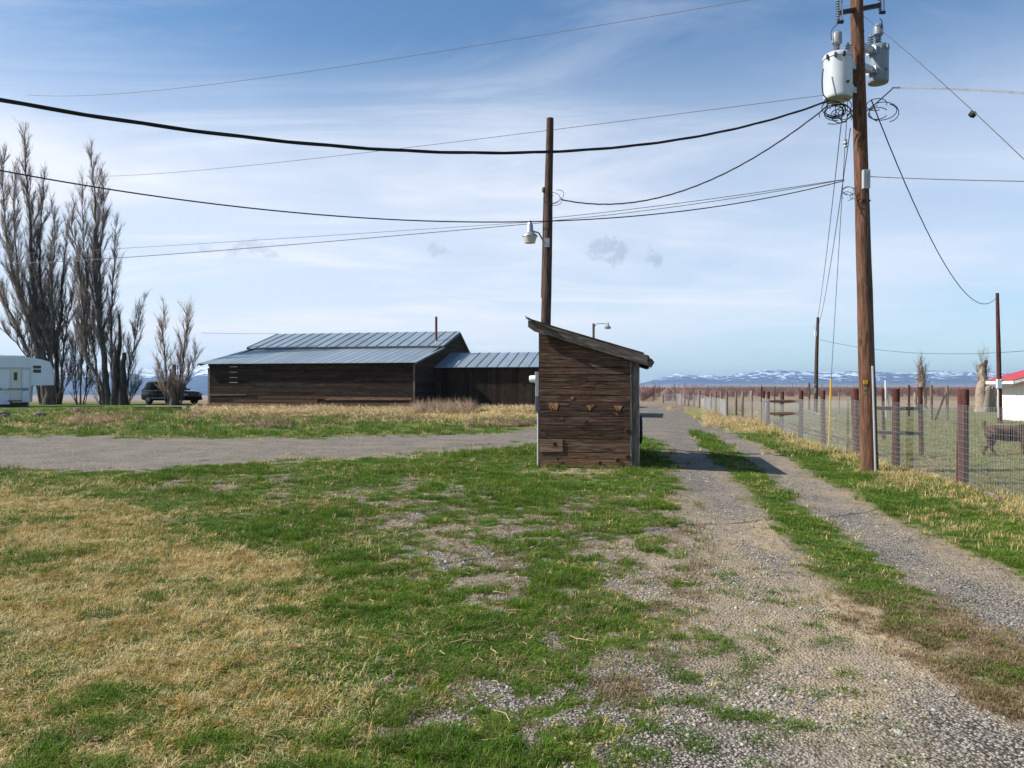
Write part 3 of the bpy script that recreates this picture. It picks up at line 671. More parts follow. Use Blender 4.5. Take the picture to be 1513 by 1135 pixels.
mb.build('front_wall', M['barn_wood'], barn)
mb = MB(); hg = [(0, BG - .1), (DB, BG - .1), (DB, ZB - .15), (DR, ZR - .2), (D1, Z1a - .1), (0, EZ - .15)]
for OO, NN in ((B0 + bU * BL, bU), (B0, -bU)):
    mb = MB()
    for i in range(len(be) - 1):
        p = [(0, be[i] + .004), (DB, be[i] + .004), (DB, be[i + 1]), (0, be[i + 1])]
        p = clip_poly(p, EZ - .12, (ZR - EZ - .05) / DR)
        if len(p) > 2: p = clip_poly(p, ZR - .17 + DR * .42, -.42)
        if len(p) > 2: mb.prism(p if NN.x > 0 else p, OO + NN * random.uniform(0, .02), bW, Zv, NN, .03)
    mb.build('gable_wall', M['barn_wood'], barn)
mb = MB(); boards_h(mb, B0 + bW * DB, bU, bW, BL, be[:24], .03, ZB - .1, 0); mb.build('back_wall', M['barn_wood'], barn)
mb = MB(); mb.prism(clip_poly([(.1, BG - .1), (BL - .1, BG - .1), (BL - .1, EZ - .15), (.1, EZ - .15)], 9, 0), B0 + bW * .02, bU, Zv, bW, .05); mb.build('wall_backing', M['knothole'], barn)
def tin(parent, O, U, V, lu, lv, name='roof', seam=.62, sh=.045, sag=0.0, nm_seam='roof_seam', ragged=0.0):
    N = U.cross(V).normalized(); N = N if N.z > 0 else -N
    mb = MB(); u = 0
    while u < lu - .01:
        wd = min(seam, lu - u); mb.prism([(0, 0), (lv, 0), (lv, wd), (0, wd)], O + U * u + N * (-.02), V, U, N, .03); u += wd
    ro = mb.build(name, M['tin'], parent)
    mb = MB(); u = 0
    while u < lu + .01: mb.box(O + U * min(u, lu) + V * lv / 2 + N * (.01 + sh / 2), (lv - .02, .035, sh), V, U, N); u += seam
    mb.build(nm_seam, M['tin_seam'], ro)
    return ro
V1 = (bW * D1 + Zv * (Z1a - EZ)); 
V1n = V1.normalized(); o1 = B0 - bU * .6 - V1n * (OV * 1.0) + Zv * (EZ + .04)
tin(barn, o1, bU, V1n, BL + .85, V1.length + OV, seam=.62, sh=.012)
V2 = (bW * (DR - D1) + Zv * (ZR - Z1b)); V2n = V2.normalized(); o2 = B0 - bU * .6 + bW * (D1 - .35) + Zv * (Z1b + .02)
tin(barn, o2, bU, V2n, BL + .85, V2.length + .37, 'upper_roof', seam=.86)
V3 = (bW * (DB + .6 - DR) + Zv * (ZB - .25 - ZR)); V3n = V3.normalized()
tin(barn, B0 - bU * .6 + bW * DR + Zv * (ZR + .02), bU, V3n, BL + .85, V3.length, 'rear_roof', seam=.86)
mb = MB()
for k in range(26):
    c = B0 + bU * (-.45 + k * .655) - V1n * (.12) + Zv * (EZ - .06); mb.box(c, (.72, .05, .12), V1n, bU, V1n.cross(bU))
mb.each('rafter_tail', M['barn_wood'], barn)
mb = MB(); mb.box(B0 + bU * (BL / 2 - .17) + bW * (D1 - .33) + Zv * (Z1b - .075), (BL + .8, .04, .09), bU, bW, Zv, .5)
for k in range(26): mb.box(B0 + bU * (-.45 + k * .655) + bW * (D1 - .1) + Zv * (Z1b - .07), (.05, .5, .08), bU, bW, Zv)
mb.build('upper_eave', M['grey_wood'], barn)
mb = MB(); u2 = BL + .23
mb.prism([(-.5, EZ - .19), (D1, Z1a - .08), (D1, Z1a + .02), (-.5, EZ - .05)], B0 + bU * u2, bW, Zv, bU, .03)
mb.prism([(D1 - .35, Z1b - .13), (DR, ZR - .1), (DR, ZR + .03), (D1 - .35, Z1b + .02)], B0 + bU * u2, bW, Zv, bU, .03)
mb.prism([(DR, ZR - .1), (DB + .6, ZB - .35), (DB + .6, ZB - .24), (DR, ZR + .03)], B0 + bU * u2, bW, Zv, bU, .03)
mb.prism([(-.5, EZ - .19), (D1, Z1a - .08), (D1, Z1a + .02), (-.5, EZ - .05)], B0 - bU * .62, bW, Zv, -bU, .03)
mb.prism([(D1 - .35, Z1b - .13), (DR, ZR - .1), (DR, ZR + .03), (D1 - .35, Z1b + .02)], B0 - bU * .62, bW, Zv, -bU, .03)
mb.each('bargeboard', M['grey_wood'], barn)
mb = MB(); mb.prism([(-.1, BG - .1), (.06, BG - .1), (.06, 3.0), (-.1, 3.0)], B0 - bW * .035, bU, Zv, -bW, .03, .9, 'v')
mb.prism([(BL - .08, BG - .1), (BL + .05, BG - .1), (BL + .05, 3.2), (BL - .08, 3.2)], B0 - bW * .035, bU, Zv, -bW, .03, .3, 'v')
mb.each('corner_board', M['grey_wood'], barn)
mb = MB()
for v in (542.4, 550.3, 558.2, 565.5): mb.prism([(1.68, 0), (2.32, 0), (2.32, .035), (1.68, .035)], B0 - bW * .075 + Zv * zz(v, 56.4), bU, Zv, -bW, .015)
mb.each('vent_slat', M['galv'], barn)
mb = MB(); z = .52                                       # loose, weathered bottom boards standing proud
for (a, b, z0, z1) in ((.2, 6.2, .25, .46), (4.0, 9.4, .78, .93), (2.0, 8.6, .50, .70), (6.4, 14.2, .22, .48), (9.2, 15.7, .66, .90), (14.0, 15.75, .15, .50), (.1, 3, .95, 1.12)):
    mb.prism([(a, z0), (b, z0 + random.uniform(-.05, .05)), (b, z1 + random.uniform(-.04, .04)), (a, z1)], B0 - bW * .062, bU, Zv, -bW, .02)
mb.each('loose_board', M['beam_wood'] if False else M['patch'], barn)
# stove pipe through the upper roof
pp = Vector((0, 0, 0)); yy_ = 58.5; base = at(644, 506, yy_)
u_ = (base.x - B0.x) * bU.x + (base.y - B0.y) * bU.y; d_ = D1 + 1.3
pc = B0 + bU * (((644 - CX) / FPX * (B0.y + bW.y * d_) - B0.x - bW.x * d_) / (bU.x - bU.y * (644 - CX) / FPX)) + bW * d_
zb = Z1b + (ZR - Z1b) * 1.3 / (DR - D1)
mb = MB(); mb.tube([pc + Zv * (zb - .2), pc + Zv * (zz(468, pc.y))], .10, 14); po = mb.build('stove_pipe', M['rust_red'], barn, True)
mb = MB(); mb.lathe([(.2, 0), (.14, .06), (.11, .12)], pc + Zv * (zb - .0), Zv, 14); mb.build('flashing', M['tin_seam'], po)

# connector building between barn and yard
CD = 4.9; CLn = 10.6; K0 = B0 + bU * (BL + .05) + bW * CD; CE, CR, CB = 3.18, 4.33, 3.2
kb = empty('barn_wing', K0 + bU * CLn / 2 + bW * 4 + Zv * BG, 'lower dark plank wing with a seamed metal roof joined to the barn', 'barn wing')
mb = MB(); u = 0
while u < CLn:
    wd = min(random.uniform(.2, .3), CLn - u); mb.prism([(u, BG - .1), (u + wd - .006, BG - .1), (u + wd - .006, CE - .08), (u, CE - .08)], K0 - bW * random.uniform(0, .015), bU, Zv, -bW, .03, None, 'v'); u += wd
mb.build('front_wall', M['barn_wood'], kb)
mb = MB(); ph = [(0, BG - .1), (8.2, BG - .1), (8.2, CB - .1), (4.1, CR - .1), (0, CE - .1)]
mb.prism(ph, K0 + bU * CLn, bW, Zv, bU, .04); mb.prism([(0, BG - .1), (CLn, BG - .1), (CLn, CB - .12), (0, CB - .12)], K0 + bW * 8.2, bU, Zv, bW, .04); mb.build('end_wall', M['barn_wood'], kb)
Va = (bW * 4.1 + Zv * (CR - CE)); van = Va.normalized()
tin(kb, K0 - van * .45 + Zv * (CE + .02) + bU * .02, bU, van, CLn + .3, Va.length + .45, 'roof', seam=.80)
Vb = (bW * 4.5 + Zv * (CB - .1 - CR)); tin(kb, K0 + bU * .02 + bW * 4.1 + Zv * (CR + .02), bU, Vb.normalized(), CLn + .3, Vb.length, 'rear_roof', seam=.80)
mb = MB(); 
for k in range(15): mb.box(K0 + bU * (.3 + k * .72) - van * .18 + Zv * (CE - .05), (.6, .05, .1), van, bU, van.cross(bU))
mb.each('rafter_tail', M['barn_wood'], kb)

# small outbuilding behind the shed, only its shadow reaches past the shed
O0 = Vector((3.35, 40.6, 0)); og = G(4, 41)
ob = empty('outbuilding', O0 + Zv * og, 'small plank outbuilding behind the lean-to shed, throwing its shadow over the drive', 'outbuilding')
mb = MB(); ed = [og - .1 + .22 * i for i in range(14)]
OWd, ODp = 1.75, 6.4
boards_h(mb, O0, bU, -bW, OWd, ed, .03, 2.35, 0); boards_h(mb, O0 + bU * OWd, bW, bU, ODp, ed, .03, 2.35, 0)
boards_h(mb, O0 + bW * ODp, bU, bW, OWd, ed, .03, 2.35, 0); boards_h(mb, O0, bW, -bU, ODp, ed, .03, 2.35, 0)
mb.build('wall', M['barn_wood'], ob)
tin(ob, O0 - bU * .15 - bW * .2 + Zv * 2.38, bW, (bU - Zv * .08).normalized(), ODp + .4, OWd + .35, 'roof', seam=.6)

# ------------------------------------------------------------------ poles
def lean_pole(parent, pts, rad, m, n=14, name='pole'):
    P = []; Rr = []
    for i in range(len(pts) - 1):
        k = 9
        for j in range(k):
            f = j / k; P.append(pts[i].lerp(pts[i + 1], f) + Vector((random.uniform(-1, 1), random.uniform(-1, 1), 0)) * rad[0] * .03); Rr.append(rad[i] * (1 - f) + rad[i + 1] * f)
    P.append(pts[-1]); Rr.append(rad[-1]); P[0] = pts[0]
    mb = MB(); mb.tube(P, Rr, n); o = mb.build(name, m, parent, True); return o
PD = 15.7
pb = gp(1284.5, PD); pb.z -= .12
ptop = at(1263, -75, 15.55)
mp = empty('utility_pole', pb, 'tall brown wooden utility pole carrying two transformers beside the fence', 'utility pole')
def PX(v):                                                   # pole axis at height seen at v
    z = EYE + (HY - v) / FPX * 15.65; f = (z - pb.z) / (ptop.z - pb.z); return pb.lerp(ptop, f)
lean_pole(mp, [pb, PX(350), ptop], [.172, .142, .118], M['pole_wood'], 20)
mb = MB(); q = [PX(v) + Vector((.035, -.18 + (HY - v) * .00004, 0)) for v in (699, 640, 600, 541)]
mb.tube(q, .022, 8); mb.build('ground_wire_guard', M['meter_grey'], mp, True)
mb = MB(); q = []
for v, dx in ((541, .04), (500, .06), (430, -.0), (400, -.03), (330, .04), (300, .02), (285, .02)): q.append(PX(v) + Vector((dx, -.158, 0)))
mb.tube(q, .014, 6); mb.build('ground_wire', M['black_cable'], mp)
mb = MB(); c = PX(564.5) + Vector((-.10, -.155, 0)); mb.box(c, (.085, .012, .075)); mb.build('yellow_tag', M['yellow'], mp)
mb = MB(); mb.box(PX(574) + Vector((-.12, -.15, 0)), (.022, .01, .035)); mb.box(PX(580) + Vector((-.125, -.15, 0)), (.02, .01, .02)); mb.build('pole_tag', M['galv'], mp)
# short crossarm holding the cutouts
mb = MB(); ca = PX(13) + Vector((0, -.17, 0)); A = at(1240, 19, PD - .35); B_ = at(1300, 8, PD + .05)
mb.box((A + B_) / 2, ((B_ - A).length, .07, .08), (B_ - A).normalized(), Vector((0, 1, 0)), Zv); mb.build('crossarm', M['dark_metal'], mp)
mb = MB()
for v in (55, 95, 128, 240, 300, 420): mb.lathe([(.0, .02), (.018, .02), (.018, 0)], PX(v) + Vector((random.uniform(-.05, .08), -.158, 0)), Vector((0, -1, 0)), 6)
mb.each('bolt', M['dark_metal'], mp)
def fuse(u, v0, v1, y, label):
    a, b = at(u, v0, y), at(u + 1.0, v1, y); t = empty('fuse_cutout', b, label, 'fuse cutout')
    mb = MB(); L = (b - a).length; ax = (a - b).normalized(); pr = [(.02, 0)]
    for k in range(8): h = L * (.1 + .1 * k); pr += [(.022, h), (.042, h + .012), (.022, h + .03)]
    mb.lathe(pr + [(.02, L)], b, ax, 12); mb.build('insulator', M['trans_blue'], t)
    mb = MB(); off = Vector((.075, -.02, 0)); mb.tube([a + off + ax * -.02, b + off + ax * .04], .016, 8); mb.build('fuse_tube', M['galv'], t)
    mb = MB(); mb.box(a + off * .5, (.17, .07, .05)); mb.box(b + off * .5, (.12, .05, .05)); mb.build('clamp', M['dark_metal'], t)
fuse(1237, -4, 33, 15.25, 'dark fuse cutout with ribbed insulator on the left end of the pole crossarm')
fuse(1299, -16, 19, 15.75, 'slanted fuse cutout with pale tube on the right end of the pole crossarm')
def transformer(u, vt, vb, y, r, m, label, right):
    c = at(u, vb, y); H = (vb - vt) / FPX * y
    t = empty('transformer', c, label, 'transformer')
    mb = MB(); mb.lathe([(0, 0), (r * .94, 0), (r * .99, .02), (r, .05), (r, H - .06), (r * 1.05, H - .06), (r * 1.06, H - .02), (r * .96, H + .03), (r * .5, H + .06), (0, H + .065)], c, Zv, 32)
    body = mb.build('tank', m, t, True)
    mb = MB(); bx = c + Zv * (H + .03) + Vector((-.02 if not right else .0, 0, 0)); pr = [(.05, 0)]
    for k in range(4): pr += [(.035, .03 + k * .045), (.065, .045 + k * .045), (.035, .06 + k * .045)]
    pr += [(.075, .22), (.098, .24), (.098, .40), (.085, .45), (.045, .48), (0, .485)]
    mb.lathe(pr, bx, Zv, 18); mb.build('bushing_cap', M['ceramic'] if not right else M['trans_blue'], t, True)
    mb = MB(); sx = .19 if not right else -.17; pr = [(.04, -.02)]
    for k in range(4): pr += [(.03, .02 + k * .05), (.06, .035 + k * .05), (.03, .055 + k * .05)]
    mb.lathe(pr + [(.02, .24), (0, .27)], c + Vector((sx, -.03, H + .02)), Zv, 14); mb.build('low_bushing', M['ceramic'], t, True)
    mb = MB(); px_ = PX((vt + vb) / 2); dirp = Vector((px_.x - c.x, px_.y - c.y, 0)).normalized(); ds = (Vector((px_.x, px_.y, 0)) - Vector((c.x, c.y, 0))).length
    for h in (H * .28, H * .84):
        mb.box(c + dirp * (r + (ds - r) / 2 - .06) + Zv * h, (max(ds - r - .02, .06), .11, .12), dirp, Zv.cross(dirp), Zv)
        mb.box(c + dirp * (r + .03) + Zv * h, (.05, .2, .14), dirp, Zv.cross(dirp), Zv)
    mb.each('bracket', M['galv'], t, k=2)
    mb = MB()
    for k in range(3):
        a = -1.1 + k * .55 + (0 if not right else .4); dv = Vector((math.sin(a), -math.cos(a), 0)); mb.box(c + dv * (r + .02) + Zv * H * .93, (.035, .05, .09), Vector((math.cos(a), math.sin(a), 0)), dv, Zv)
    mb.lathe([(0, .03), (.025, .025), (.03, 0)], c + Vector((.08, -r * .985, H * .3)), Vector((0.1, -1, 0)), 10)
    mb.each('lug', M['dark_metal'] if not right else M['trans_blue'], t)
    return c, H
tc1, H1 = transformer(1237.5, 84, 147, 15.35, .272, M['trans_grey'], 'large pale grey cylindrical transformer on the left of the tall utility pole', False)
tc2, H2 = transformer(1297, 71, 123, 16.0, .205, M['trans_blue'], 'smaller blue grey transformer on the right of the tall utility pole', True)
# junction box on the pole
t = empty('junction_box', PX(268) + Vector((0, -.16, 0)), 'flat grey metal box strapped to the tall utility pole', 'junction box')
mb = MB(); c = PX(269.5) + Vector((.0, -.20, 0)); mb.box(c, (.135, .085, .37)); mb.build('case', M['meter_grey'], t)
mb = MB()
for k in range(3): mb.box(c + Vector((-.035 + k * .035, -.045, 0)), (.008, .006, .32))
mb.build('rib', M['meter_dark'], t)
# coils of spare cable under the big transformer, loops at the pole
def loops(name, c, nn, r0, r1, m, label, rad=.009, tilt=.6):
    mb = MB()
    for k in range(nn):
        a0 = random.uniform(0, 6); R0 = random.uniform(r0, r1); cc = c + Vector((random.uniform(-.12, .12), random.uniform(-.06, .06), random.uniform(-.1, .1)))
        q = []; tl = random.uniform(-tilt, tilt)
        for j in range(17):
            a = a0 + j / 16 * random.uniform(4.8, 6.2) * 1.0 if False else a0 + j / 16 * 5.4
            q.append(cc + Vector((math.cos(a) * R0 * 1.1, math.cos(a) * tl * R0, math.sin(a) * R0 * .75)))
        mb.tube(q, rad, 5)
    return single(name, mb, m, label, 'cable loops')
loops('cable_loops', at(1240, 165, 15.35), 12, .12, .27, M['black_cable'], 'tangle of black cable loops hanging under the large pale transformer')
loops('cable_loops', at(1303, 160, 15.8), 4, .16, .30, M['black_cable'], 'loose black cable loops under the smaller blue grey transformer')
loops('cable_loops', at(1259, 285, 15.5), 4, .06, .13, M['black_cable'], 'small black wire loops beside the flat grey box on the pole', .006)

# square pole behind the shed with yard light
P2Y = 19.3
def P2(v, dx=0): 
    u = 812.3 - (v - 175) * .0195; return at(u + dx, v, P2Y)
lp = empty('light_pole', gp(802, P2Y), 'old dark weathered wooden pole rising behind the lean-to shed', 'pole')
b2 = gp(801.5, P2Y); b2.z -= .2
lean_pole(lp, [b2, P2(400), P2(175)], [.135, .120, .088], M['pole_dark'], 16)
mb = MB(); mb.tube([P2(440, -6.5), P2(330, -6), P2(283, -5.8)], .034, 10); mb.lathe([(.06, -.05), (.065, .02), (.04, .07), (0, .08)], P2(281, -6.3), Zv, 12); mb.build('service_conduit', M['pole_dark'], lp, True)
yl = empty('yard_light', P2(356, -2), 'silver yard light with a pale ribbed lens on the dark pole', 'yard light')
lc = at(782.5, 350, P2Y - .55)
mb = MB(); mb.tube([P2(362, -1) + Vector((-.05, -.11, 0)), P2(352, -4) + Vector((-.12, -.25, 0)), lc + Vector((.22, .12, .12)), lc + Vector((.08, .03, .14))], .022, 10)
mb.box(P2(360, 0) + Vector((-.02, -.13, 0)), (.12, .04, .22)); mb.build('arm', M['galv'], yl, True)
mb = MB(); mb.lathe([(.02, .40), (.05, .36), (.055, .32), (.075, .29), (.085, .12), (.10, .10), (.185, .03), (.19, .01), (.17, 0)], lc, Zv, 24); mb.build('housing', M['galv'], yl, True)
mb = MB(); pr = [(.175, .01)] + [(.172 - .004 * k + (.004 if k % 2 else 0), -.012 * k) for k in range(1, 11)] + [(.13, -.15), (.0, -.155)]
mb.lathe(pr, lc, Zv, 24); mb.build('lens', M['lens'], yl, True)
loops('cable_loops', P2(293, 2.0) + Vector((0, -.12, 0)), 3, .16, .27, M['black_cable'], 'small cable loops at the top of the conduit on the dark pole behind the shed', .007, 1.5)

# far street light behind the shed
sl_ = gp(876.5, 47); t = empty('street_light', sl_, 'small dark pole with a curved lamp arm showing above the roof of the lean-to shed', 'street light')
mb = MB(); mb.tube([sl_ - Zv * .2, at(876.5, 478, 47)], .075, 10); mb.build('pole', M['pole_dark'], t, True)
mb = MB(); mb.tube([at(878, 482, 47), at(881, 478.5, 46.9), at(890, 478, 46.8), at(897, 479, 46.7)], .03, 8); mb.build('arm', M['galv'], t, True)
mb = MB(); mb.lathe([(.0, .28), (.06, .26), (.08, .08), (.2, .0), (.17, -.12), (0, -.14)], at(897.5, 483, 46.7), Zv, 16); mb.build('lamp_head', M['galv'], t, True)

# distant pole in the pasture
t = empty('utility_pole', gp(1205, 56), 'distant thin dark utility pole standing in the pasture', 'utility pole')
g_ = gp(1204.5, 56); mb = MB(); mb.tube([g_ - Zv * .2, at(1206, 530, 56), at(1208, 469, 56)], [.15, .13, .1], 12); mb.build('pole', M['pole_dark'], t, True)
mb = MB(); mb.box(at(1204.5, 493, 55.8), (.14, .14, .36)); mb.tube([at(1205, 488, 55.8), at(1201.5, 479.5, 55.7), at(1206, 480, 55.8)], .02, 5); mb.build('fuse', M['plastic_white'], t)
mb = MB(); mb.box(at(1204, 577, 55.8), (.12, .05, .35)); mb.box(at(1204, 568, 55.8), (.1, .05, .1)); mb.build('marker', M['galv'], t)

# pole by the white building with meter
WY = 42.0
t = empty('utility_pole', gp(1476, WY), 'slim reddish brown pole with a white meter box beside the white building', 'utility pole')
g_ = gp(1477, WY); mb = MB(); mb.tube([g_ - Zv * .2, at(1475, 520, WY), at(1473, 433, WY)], [.13, .115, .085], 12); mb.build('pole', M['post_red'], t, True)
mb = MB(); mb.box(at(1475.5, 567, WY - .16), (.24, .12, .50)); mb.build('meter_box', M['plastic_white'], t)
mb = MB(); mb.lathe([(0, .1), (.075, .09), (.08, 0)], at(1479, 562, WY - .22), Vector((.2, -1, 0)), 14); mb.build('meter_glass', M['galv'], t, True)
mb = MB(); mb.tube([at(1474, 575, WY - .16), at(1474.5, 617, WY - .16)], .03, 8); mb.tube([at(1480, 570, WY - .15), at(1494, 570, WY + .1)], .018, 6); mb.build('conduit', M['plastic_white'], t)

# ------------------------------------------------------------------ white building with red roof
th = R(11.5); wU = Vector((math.cos(th), -math.sin(th), 0)); wW = Vector((math.sin(th), math.cos(th), 0))
W0 = at(1513, 560, 44.0); W0.z = G(W0.x, W0.y); WD = 2.9
wz = W0.z; zt = 2.50
wb = empty('white_building', W0 + wU * 3 + wW * 1.5, 'low white painted building with a red metal roof at the right edge', 'building')
GW = 7.0; pk = zt + GW / 2 * .30
mb = MB(); mb.prism([(0, wz - .1), (GW, wz - .1), (GW, zt), (GW / 2, pk), (0, zt)], W0, wU, Zv, wW, .12); mb.build('front_wall', M['white_paint'], wb)
mb = MB(); mb.prism([(0, wz - .1), (GW, wz - .1), (GW, zt), (GW / 2, pk), (0, zt)], W0 + wW * (WD - .12), wU, Zv, wW, .12); mb.build('back_wall', M['white_paint'], wb)
mb = MB(); mb.prism([(.12, wz - .1), (WD - .12, wz - .1), (WD - .12, zt - .04), (.12, zt - .04)], W0, wW, Zv, wU, .12); mb.build('side_wall', M['white_paint'], wb)
mb = MB(); mb.prism([(.12, wz - .1), (WD - .12, wz - .1), (WD - .12, zt - .04), (.12, zt - .04)], W0 + wU * (GW - .12), wW, Zv, wU, .12); mb.build('side_wall', M['white_paint'], wb)
for k in (.0, 1.42, WD - .1):
    mb = MB(); mb.prism([(k, wz), (k + .1, wz), (k + .1, zt - .06), (k, zt - .06)], W0 - wU * .025, wW, Zv, wU, .022, .5, 'v'); mb.build('wall_batten', M['white_paint'], wb)
for sg, OO in ((1, W0 - wU * .75), (-1, W0 + wU * (GW + .75))):
    d1 = (wU * sg + Zv * .30).normalized(); up = d1.cross(wW); up = up if up.z > 0 else -up; ln = (GW / 2 + .75) * math.sqrt(1.09); mb = MB(); k = -.45
    while k < WD + .4: mb.prism([(0, .004), (ln, .004), (ln, .58), (0, .58)], OO + wW * k + Zv * (zt - .225 + .04) + up * .03, d1, wW, up, .025); k += .585
    mb.build('roof', M['red_roof'], wb)
    mb = MB(); mb.box(OO + wW * WD / 2 + Zv * (zt - .26), (.035, WD + .95, .17), wU, wW, Zv, .8); mb.build('eave_fascia', M['white_paint'], wb)
    for kk in (-.46, WD + .47):
        mb = MB(); mb.prism([(0, -.16), (GW / 2 + .75, -.16), (GW / 2 + .75, .0), (0, .0)], OO + wW * kk + Zv * (zt - .19), (wU * sg + Zv * .30), Zv, wW, .03, .8); mb.build('rake_board', M['white_paint'], wb)

# ------------------------------------------------------------------ fifth-wheel trailer at the left edge
RY = 55.0
def rv():
    px = RY / FPX; P_ = at(78.3, 560, RY); P_.z = 0
    X = Vector((.875, .484, 0)).normalized(); N = Vector((-X.y, X.x, 0)); O = P_; gz_ = G(-34, RY)
    t = empty('travel_trailer', O - X * 4 + N * 1.2 + Zv * gz_, 'white travel trailer with a blue stripe at the left edge under tall trees', 'trailer')
    def q(u, v):
        k = (u - CX) / FPX; a = (k * P_.y - P_.x) / (X.x - k * X.y); return (a, EYE + (HY - v) / FPX * (P_.y + X.y * a))
    prof = [q(-150, 598), q(14, 597.5), q(14, 594), q(30, 594), q(44, 594.5), q(45.5, 571), q(48, 569.6), q(78, 569.2), q(78.3, 556), q(76, 543), q(72.5, 534.5), q(60, 531), q(42, 527.8), q(20, 527.2), q(-150, 527.2)]
    mb = MB(); mb.prism(prof, O, X, Zv, N, 2.45); mb.build('body', M['rv_white'], t)
    mb = MB()
    for k in range(16):
        v = 546 + k * 3.1
        r_ = 44 if v > 569 else 77
        a, b = q(-150, v), q(r_, v); mb.prism([a, b, (b[0], b[1] + .012), (a[0], a[1] + .012)], O, X, Zv, -N, .012)
    mb.build('siding_rib', M['rv_white'], t)
    mb = MB()
    for (u0, u1, v0, v1) in ((-150, 13.5, 573, 577.5), (15, 41.5, 573, 577.5)):
        a, b = q(u0, v1), q(u1, v0); mb.prism([a, (b[0], a[1]), b, (a[0], b[1])], O, X, Zv, -N, .016)
    mb.build('stripe', M['rv_blue'], t)
    mb = MB(); a, b = q(15, 588.6), q(30.5, 544); mb.prism([a, (b[0], a[1]), b, (a[0], b[1])], O, X, Zv, -N, .03)
    d_ = mb.build('door', M['rv_cream'], t)
    mb = MB(); a, b = q(20, 562), q(25, 550); mb.prism([a, (b[0], a[1]), b, (a[0], b[1])], O - N * .03, X, Zv, -N, .015); mb.build('door_window', M['glass_dark'], d_)
    mb = MB(); a, b = q(14, 576.5), q(31, 573.5); mb.prism([a, (b[0], a[1]), b, (a[0], b[1])], O - N * .031, X, Zv, -N, .008); mb.build('door_stripe', M['rv_blue'], d_)
    mb = MB()
    for u in (14.4, 30.8, 43.5): a, b = q(u, 594), q(u + .9, 541.5); mb.prism([a, (b[0], a[1]), b, (a[0], b[1])], O, X, Zv, -N, .04)
    a, b = q(-150, 544), q(44, 543); mb.prism([a, (b[0], a[1]), b, (a[0], b[1])], O, X, Zv, -N, .045)
    mb.build('trim', M['meter_grey'], t)
    for i, (v0, v1) in enumerate(((540.3, 544.6), (546.2, 550.8))):
        mb = MB(); a, b = q(48.4, v1), q(60.2, v0); mb.prism([a, (b[0], a[1]), b, (a[0], b[1])], O, X, Zv, -N, .025); mb.build('window', M['glass_dark'], t)
    mb = MB(); 
    for k in range(3): a, b = q(2, 581 - k * 3), q(12, 579.2 - k * 3); mb.prism([a, (b[0], a[1]), b, (a[0], b[1])], O, X, Zv, -N, .035)
    mb.build('vent_panel', M['rv_cream'], t)
    mb = MB(); mb.box(O + X * q(-6, 525)[0] + N * 1.2 + Zv * (q(0, 526)[1]), (3.2, .9, .15), X, N); mb.build('roof_unit', M['meter_grey'], t)
    mb = MB(); mb.box(O + X * q(22, 592)[0] - N * .2 + Zv * q(22, 592)[1], (.8, .35, .06), X, N); mb.box(O + X * q(-50, 592)[0] + N * 1.2 + Zv * (gz_ + .15), (7.0, 1.9, .3), X, N); mb.build('step', M['dark_metal'], t)
    for wx in (-5.5, -6.6):
        mb = MB(); c = O + X * (wx - 1.0) + N * .12 + Zv * (gz_ + .36); mb.lathe([(0, 0), (.2, .0), (.36, .02), (.36, .2), (0, .22)], c, N, 20); mb.build('wheel', M['rubber'], t)
rv()

